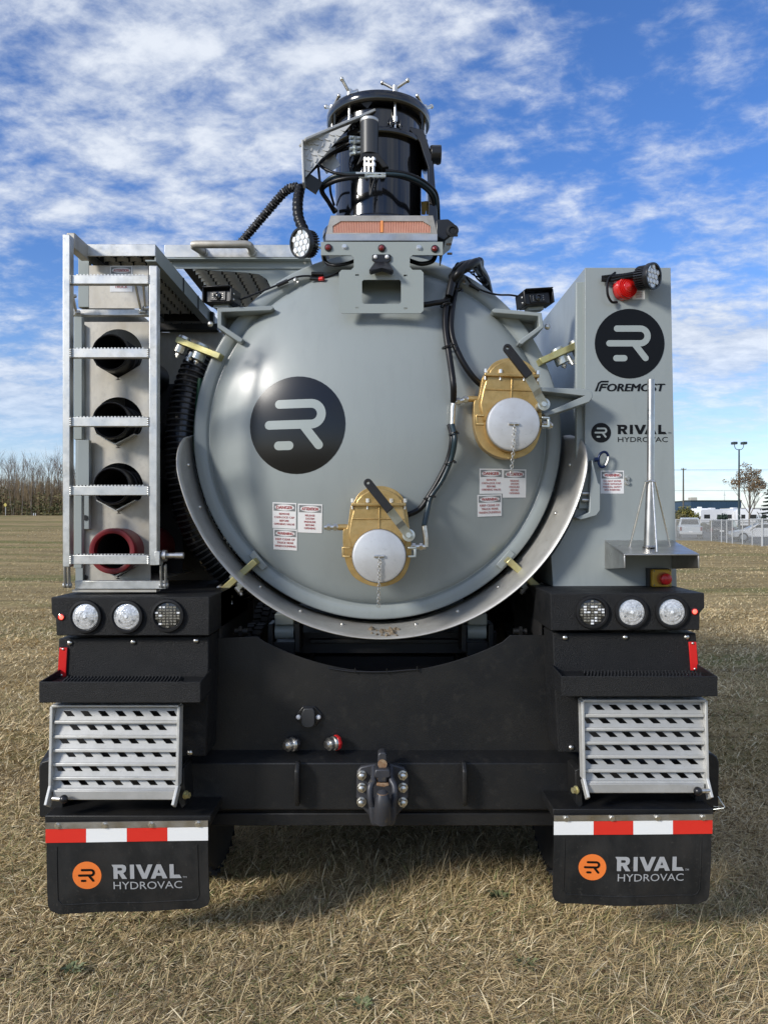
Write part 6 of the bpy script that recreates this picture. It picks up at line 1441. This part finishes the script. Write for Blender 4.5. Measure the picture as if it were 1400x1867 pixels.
# chain-link fence
FT = E('chain_link_fence', (25, 57, 0)); tag(FT, 'grey chain link fence around the parking lot on the right', 'fence')
fp_ = [(21.0, 64.5), (24.4, 64.3), (27.0, 63.4), (26.6, 60.6), (26.1, 57.6), (25.6, 54.9), (25.1, 52.4), (24.7, 50.2), (27.6, 50.0), (30.5, 49.8), (33.4, 49.6)]
post = []; path = []
for (x0, y0), (x1, y1) in zip(fp_, fp_[1:]):
    n_ = max(1, int(math.hypot(x1 - x0, y1 - y0) / 2.0 + .5))
    for k in range(n_): path.append((x0 + (x1 - x0) * k / n_, y0 + (y1 - y0) * k / n_))
path.append(fp_[-1]); HF = 1.75
for k, (x, y) in enumerate(path):
    z = float(gz(x, y)); big = (abs(x - 24.7) < .01)
    a = MB(); a.cyl((x, y, z - .05), (x, y, z + HF + .06), .075 if big else .042, n=8); O('post', a, M['galv'], FT)
a = MB(); a.tube([(x, y, float(gz(x, y)) + HF) for x, y in path], .034, 6); O('top_rail', a, M['galv'], FT)
x, y = 24.7, 50.2
a = MB(); a.cyl((x, y, HF - .1), (x + .1, y + 1.8, HF - .7), .03, n=6); a.cyl((x - .02, y, HF), (x - .45, y - .2, HF + .55), .025, n=6); a.cyl((25.6, 54.9, HF), (25.2, 54.7, HF + .42), .025, n=6); O('brace', a, M['galv'], FT)
wm = bpy.data.materials.new('chain_link'); wm.use_nodes = True; nt = wm.node_tree; nt.nodes.clear()
out = nt.nodes.new('ShaderNodeOutputMaterial'); mx = nt.nodes.new('ShaderNodeMixShader'); tr_ = nt.nodes.new('ShaderNodeBsdfTransparent'); df = nt.nodes.new('ShaderNodeBsdfDiffuse'); df.inputs[0].default_value = (.30, .31, .31, 1)
ge = nt.nodes.new('ShaderNodeNewGeometry'); fac = None
se = nt.nodes.new('ShaderNodeSeparateXYZ'); nt.links.new(ge.outputs['Position'], se.inputs[0])
def fm(op, p, q=None):
    n_ = nt.nodes.new('ShaderNodeMath'); n_.operation = op
    for i, v in enumerate((p, q)):
        if v is None: continue
        if isinstance(v, (int, float)): n_.inputs[i].default_value = v
        else: nt.links.new(v, n_.inputs[i])
    return n_.outputs[0]
hz_ = fm('ADD', se.outputs[0], se.outputs[1])
wires = [fm('LESS_THAN', fm('FRACT', fm('MULTIPLY', fm(op, hz_, se.outputs[2]), 14.0)), .30) for op in ('ADD', 'SUBTRACT')]
nt.links.new(fm('MAXIMUM', *wires), mx.inputs[0]); nt.links.new(tr_.outputs[0], mx.inputs[1]); nt.links.new(df.outputs[0], mx.inputs[2]); nt.links.new(mx.outputs[0], out.inputs[0])
a = MB()
for (x0, y0), (x1, y1) in zip(path, path[1:]):
    z0_, z1_ = float(gz(x0, y0)), float(gz(x1, y1)); a.add([(x0, y0, z0_), (x1, y1, z1_), (x1, y1, z1_ + HF), (x0, y0, z0_ + HF)], [(0, 1, 2, 3)])
O('wire_mesh', a, wm, FT, fixn=False)
# vehicles
def vehicle(px, Y, yaw, kind, paint, name, lab, cat_):
    x = (px - CX) * Y / F; z = float(gz(x, Y)) + .05; Mz = Matrix.Rotation(R(yaw), 3, 'Z'); o_ = Vector((x, Y, z))
    W2 = {'pickup': .98, 'suv': .95, 'sedan': .90}[kind]
    pr = {'pickup': [(-2.8, .45), (-2.8, 1.12), (-.95, 1.15), (-.9, 1.16), (.95, 1.16), (2.65, 1.05), (2.8, .8), (2.8, .45)], 'suv': [(-2.3, .45), (-2.35, 1.0), (-2.2, 1.05), (1.1, 1.08), (2.2, .95), (2.35, .7), (2.3, .42)], 'sedan': [(-2.3, .38), (-2.35, .85), (-2.2, 1.0), (-1.4, 1.02), (1.0, .98), (2.1, .82), (2.3, .6), (2.25, .35)]}[kind]
    cb = {'pickup': [(-.85, 1.16), (-.6, 1.88), (.55, 1.9), (1.25, 1.16)], 'suv': [(-2.2, 1.06), (-1.9, 1.68), (.2, 1.75), (1.15, 1.08)], 'sedan': [(-1.6, 1.02), (-.9, 1.42), (.2, 1.45), (1.15, .99)]}[kind]
    def loft(prof_, w0, w1):
        a_ = MB(); zmin = min(q[1] for q in prof_); zmax = max(q[1] for q in prof_); n_ = len(prof_); vs = []
        for s_ in (-1, 1):
            for u, v in prof_: t = (v - zmin) / (zmax - zmin); vs.append(o_ + Mz @ Vector((u, s_ * (w0 + (w1 - w0) * t), v)))
        a_.add(vs, [list(range(n_)), list(range(2 * n_ - 1, n_ - 1, -1))] + [(i, (i + 1) % n_, (i + 1) % n_ + n_, i + n_) for i in range(n_)]); return a_
    b_ = O(name, loft(pr, W2 * .97, W2), paint, None, bevel=.06, base=True); tag(b_, lab, cat_)
    O('cabin', loft(cb, W2 * .93, W2 * .76), paint, b_, bevel=.05)
    zc0, zc1 = cb[0][1], cb[1][1]
    def inset(f0, f1): return [((cb[0][0] * (1 - t) + cb[1][0] * t), zc0 + (zc1 - zc0) * t) for t in (f0, f1)]
    (ua, va), (ub, vb) = inset(.18, .85)
    for s_ in (-1, 1):                                        # side windows
        vs = []
        for u, v in ((ua + .18, va), (ub + .12, vb), (cb[2][0] - .10, vb), (cb[3][0] - .42, va)):
            t = (v - zc0) / (zc1 - zc0); w = W2 * (.93 - .17 * t) + .012; vs.append(o_ + Mz @ Vector((u, s_ * w, v)))
        a_ = MB(); a_.add(vs, [(0, 1, 2, 3)]); O('side_window', a_, M['glass'], b_, fixn=False)
    for (u0, v0), (u1, v1), e_ in ((cb[0], cb[1], -.02), (cb[3], cb[2], .02)):     # rear and front glass
        vs = []
        for t, s_ in ((.15, -1), (.15, 1), (.88, 1), (.88, -1)): w = W2 * (.93 - .17 * t) * .86; vs.append(o_ + Mz @ Vector((u0 + (u1 - u0) * t + e_, s_ * w, v0 + (v1 - v0) * t)))
        a_ = MB(); a_.add(vs, [(0, 1, 2, 3)]); O('windscreen', a_, M['glass'], b_, fixn=False)
    for u in (pr[0][0] + .85, pr[-1][0] - .85):
        for s_ in (-1, 1):
            c_ = o_ + Mz @ Vector((u, s_ * (W2 - .1), .36)); ax = Mz @ Vector((0, s_, 0)); a_ = MB(); a_.lathe([(.0, .13), (.2, .13), (.24, .11), (.34, .12), (.36, .08), (.36, -.1)], c_, ax, 20); w_ = O('wheel', a_, M['tyre'], b_); a_ = MB(); a_.lathe([(0, .136), (.19, .134), (.22, .128)], c_, ax, 16); O('rim', a_, M['galv'], w_)
    for s_ in (-1, 1):
        c_ = o_ + Mz @ Vector((pr[0][0] - .02, s_ * W2 * .86, .9)); a_ = MB(); a_.obox(c_, (.06, .16, .34), Mz); O('tail_light', a_, M['redd'], b_)
        c_ = o_ + Mz @ Vector((pr[-1][0] - .02, s_ * W2 * .72, .72)); a_ = MB(); a_.obox(c_, (.06, .3, .16), Mz); O('headlight', a_, M['lens'], b_)
    a_ = MB(); a_.obox(o_ + Mz @ Vector((pr[0][0] - .06, 0, .5)), (.14, W2 * 1.9, .2), Mz); O('bumper', a_, M['galv'] if kind == 'pickup' else paint, b_, bevel=.03)
    a_ = MB(); a_.obox(o_ + Mz @ Vector((pr[0][0] - .035, 0, .80 if kind != 'pickup' else .62)), (.02, .34, .13), Mz); O('number_plate', a_, M['white'], b_)
    return b_
vehicle(1256, 70.5, 71, 'pickup', M['spaint'], 'pickup_truck', 'pale silver pickup seen from behind through the fence', 'pickup')
vehicle(1321, 67, 60, 'suv', M['dpaint'], 'parked_suv', 'dark parked car in the middle behind the fence', 'car')
vehicle(1386, 60, 165, 'sedan', M['wpaint'], 'parked_car', 'white parked car behind the fence at the right edge', 'car')
# travel trailers
def trailer(px, Y, ln, yaw, h, lab):
    x = (px - CX) * Y / F; z = float(gz(x, Y)); Mz = Matrix.Rotation(R(yaw), 3, 'Z'); o_ = Vector((x, Y, z + .3)); W2 = 1.2
    pr = [(-ln / 2, .3), (-ln / 2, h - .25), (-ln / 2 + .2, h), (ln / 2 - 1.0, h), (ln / 2 - .3, h - .5), (ln / 2, h * .55), (ln / 2 - .25, .3)]
    a_ = MB(); n_ = len(pr); a_.add([o_ + Mz @ Vector((u, s_ * W2, v)) for s_ in (-1, 1) for u, v in pr], [list(range(n_)), list(range(2 * n_ - 1, n_ - 1, -1))] + [(i, (i + 1) % n_, (i + 1) % n_ + n_, i + n_) for i in range(n_)])
    b_ = O('travel_trailer', a_, M['wpaint'], None, bevel=.08, base=True); tag(b_, lab, 'trailer', 'white travel trailers behind the fence')
    rnd = random.Random(px)
    for f_ in (-.32, -.05, .22):
        for s_ in (-1, 1):
            c_ = o_ + Mz @ Vector((ln * f_ + rnd.uniform(-.2, .2), s_ * (W2 + .012), h * .60)); a_ = MB(); a_.obox(c_, (rnd.uniform(.5, 1.0), .02, .6), Mz); O('window', a_, M['glass'], b_)
    for s_ in (-1, 1):
        a_ = MB(); a_.obox(o_ + Mz @ Vector((ln * .10, s_ * (W2 + .012), h * .38)), (.65, .02, 1.7), Mz); O('door', a_, M['spaint'], b_)
        a_ = MB(); a_.obox(o_ + Mz @ Vector((-ln * .05, s_ * (W2 + .014), h * .26)), (ln * .8, .02, .16), Mz); O('stripe', a_, M['sgrey'], b_)
        for u in (-.5, .4): c_ = o_ + Mz @ Vector((u, s_ * (W2 - .15), .1)); a_ = MB(); a_.cyl(c_, c_ + Mz @ Vector((0, s_ * .2, 0)), .34, n=16); O('wheel', a_, M['tyre'], b_)
    a_ = MB(); a_.obox(o_ + Mz @ Vector((-.6, 0, h + .12)), (.9, .7, .24), Mz); O('roof_unit', a_, M['wpaint'], b_, bevel=.06); return b_
trailer(1274, 118, 5.0, 70, 2.9, 'leftmost white travel trailer in the row behind the fence'); trailer(1303, 116, 6.2, 8, 2.7, 'white travel trailer with dark windows below the navy building'); trailer(1342, 119, 5.0, 20, 2.75, 'white travel trailer behind the tall lamp post'); trailer(1372, 114, 5.2, -14, 2.7, 'white travel trailer behind the autumn tree'); trailer(1402, 120, 5.5, 6, 2.5, 'rightmost white travel trailer, cut by the picture edge')
# navy building
Yb_ = 215; x0_, x1_ = (1259 - CX) * Yb_ / F, (1350.5 - CX) * Yb_ / F; zt_ = EYE + (CY - 914) * Yb_ / F
BD = E('navy_building', ((x0_ + x1_) / 2, Yb_, 0)); tag(BD, 'flat roofed navy blue metal building behind the trailers', 'building')
a = MB(); a.box(x0_, x1_, Yb_, Yb_ + 22, -.3, zt_); O('wall', a, M['navy'], BD)
a = MB(); a.box(x0_ - .15, x1_ + .15, Yb_ - .15, Yb_ + 22.15, zt_ + .01, zt_ + .3); O('roof_edge', a, M['poled'], BD)
for k in range(28): xx = x0_ + (x1_ - x0_) * (k + .5) / 28; a = MB(); a.box(xx - .05, xx + .05, Yb_ - .06, Yb_ - .001, 2.6, zt_); O('cladding_rib', a, M['navy'], BD)
a = MB(); a.box(x0_, x1_, Yb_ - .08, Yb_ - .002, -.3, 2.55); O('lower_wall', a, M['wpaint'], BD)
for k in range(4): xx = x0_ + 2 + k * 3.4; a = MB(); a.box(xx, xx + 2.2, Yb_ - .12, Yb_ - .085, .2, 2.4); O('bay_door', a, M['lotf'], BD)
for p0_, p1_, py in ((1269, 1281, 906), (1258, 1264, 911)):
    a = MB(); xa, xb = (p0_ - CX) * Yb_ / F, (p1_ - CX) * Yb_ / F; a.box(xa, xb, Yb_ + 4, Yb_ + 6, zt_ + .31, EYE + (CY - py) * Yb_ / F); O('rooftop_unit', a, M['beige'], BD, bevel=.08)
a = MB(); xx = (1334.5 - CX) * Yb_ / F; a.cyl((xx, Yb_ + 5, zt_), (xx, Yb_ + 5, zt_ + 2.9), .07, n=6); a.cyl((xx - .4, Yb_ + 5, zt_ + 1.9), (xx + .4, Yb_ + 5, zt_ + 1.9), .05, n=6); O('roof_antenna', a, M['galv'], BD)
Y2 = 190; a = MB(); xa, xb = (1353 - CX) * Y2 / F, (1420 - CX) * Y2 / F; a.box(xa, xb, Y2, Y2 + 12, -.2, EYE + (CY - 928) * Y2 / F); B2 = O('low_shed', a, M['lotf'], None, base=True); tag(B2, 'low pale grey shed behind the autumn tree', 'building'); a = MB(); zz = EYE + (CY - 928) * Y2 / F; a.box(xa - .3, xb + .3, Y2 - .3, Y2 + 12.3, zz + .01, zz + .3); O('roof', a, M['galv'], B2)
# lamp post with two heads
Y3 = 80; xx = (1346.5 - CX) * Y3 / F; zt_ = EYE + (CY - 819) * Y3 / F; zg = float(gz(xx, Y3))
a = MB(); a.cyl((xx, Y3, zg - .1), (xx, Y3, zt_), .13, .075, 12); LP = O('lamp_post', a, M['poled'], None, base=True); tag(LP, 'tall dark lamp post with two floodlight heads', 'lamp post')
for s_ in (-1, 1):
    a = MB(); a.tube(cat([(xx, Y3, zt_ - .05), (xx + s_ * .28, Y3, zt_), (xx + s_ * .45, Y3, zt_ + .25), (xx + s_ * .48, Y3, zt_ + .55)], 6), .035, 6); O('arm', a, M['poled'], LP)
    a = MB(); a.box(xx + s_ * .50 - .24, xx + s_ * .50 + .24, Y3 - .3, Y3 + .3, zt_ + .50, zt_ + .76); hd = O('lamp_head', a, M['poled'], LP, bevel=.05)
    a = MB(); a.box(xx + s_ * .50 - .19, xx + s_ * .50 + .19, Y3 - .25, Y3 + .25, zt_ + .485, zt_ + .4995); O('lens', a, M['lens'], LP)
# utility poles and wires
def upole(px, Y, top, lab):
    xx = (px - CX) * Y / F; zt_ = EYE + (CY - top) * Y / F; a = MB(); a.cyl((xx, Y, -.2), (xx, Y, zt_), .17, .12, 10); u_ = O('utility_pole', a, M['wood'], None, base=True); tag(u_, lab, 'pole')
    a = MB(); a.box(xx - .5, xx + .5, Y - .16, Y - .10, zt_ - .35, zt_ - .2); O('crossarm', a, M['wood'], u_)
    for d_ in (-.42, 0, .42): a = MB(); a.cyl((xx + d_, Y - .13, zt_ - .2), (xx + d_, Y - .13, zt_ + .05), .05, .03, 8); O('insulator', a, M['galv'], u_)
    return xx, zt_
xa, za = upole(1245, 140, 853, 'dark utility pole rising behind the yellow green tree'); xb, zb = upole(1374, 185, 913, 'short far utility pole beside the low shed')
for h0, h1 in ((za - .1, 11.1), (za - .25, 10.6), (za - 4.0, 7.1)):
    a = MB(); pts = []
    for k in range(41): t = k / 40; X_ = xa - 30 + 120 * t; pts.append((X_, 140 + 10 * t, h0 + (h1 - h0) * t + .9 * (2 * ((t * 2) % 1) - 1) ** 2 * .4))
    a.tube(pts, .022, 5); tag(O('power_line', a, M['poled'], None), 'thin power line crossing the sky at the right' + {0: ', upper', 1: ', middle', 2: ', lowest'}[[za - .1, za - .25, za - 4.0].index(h0)], 'wire', 'power lines at the right')
# yellow road sign by the wood
Y4 = 102; xx = (11 - CX) * Y4 / F; zg = float(gz(xx, Y4)); a = MB(); a.cyl((xx, Y4, zg), (xx, Y4, zg + 1.5), .045, n=8); RS = O('road_sign', a, M['galv'], None, base=True); tag(RS, 'small yellow diamond road sign at the edge of the wood', 'sign')
a = MB(); a.prism([(xx, zg + 1.1), (xx + .22, zg + 1.4), (xx, zg + 1.7), (xx - .22, zg + 1.4)], Y4 - .1, Y4 - .07); O('sign_board', a, mat('sign_yellow', (.50, .42, .10), .5), RS)
for px in (62, 65.5):
    xx = (px - CX) * Y4 / F; zg = float(gz(xx, Y4)); a = MB(); a.cyl((xx, Y4, zg - .05), (xx, Y4, zg + .32), .05, n=8); mp = O('marker_post', a, M['white'], None, base=True); tag(mp, 'short white marker post at the field edge, ' + ('left' if px < 64 else 'right') + ' of a pair', 'post', 'marker posts'); a = MB(); a.cyl((xx, Y4, zg + .321), (xx, Y4, zg + .36), .055, n=8); O('cap', a, M['galv'], mp)
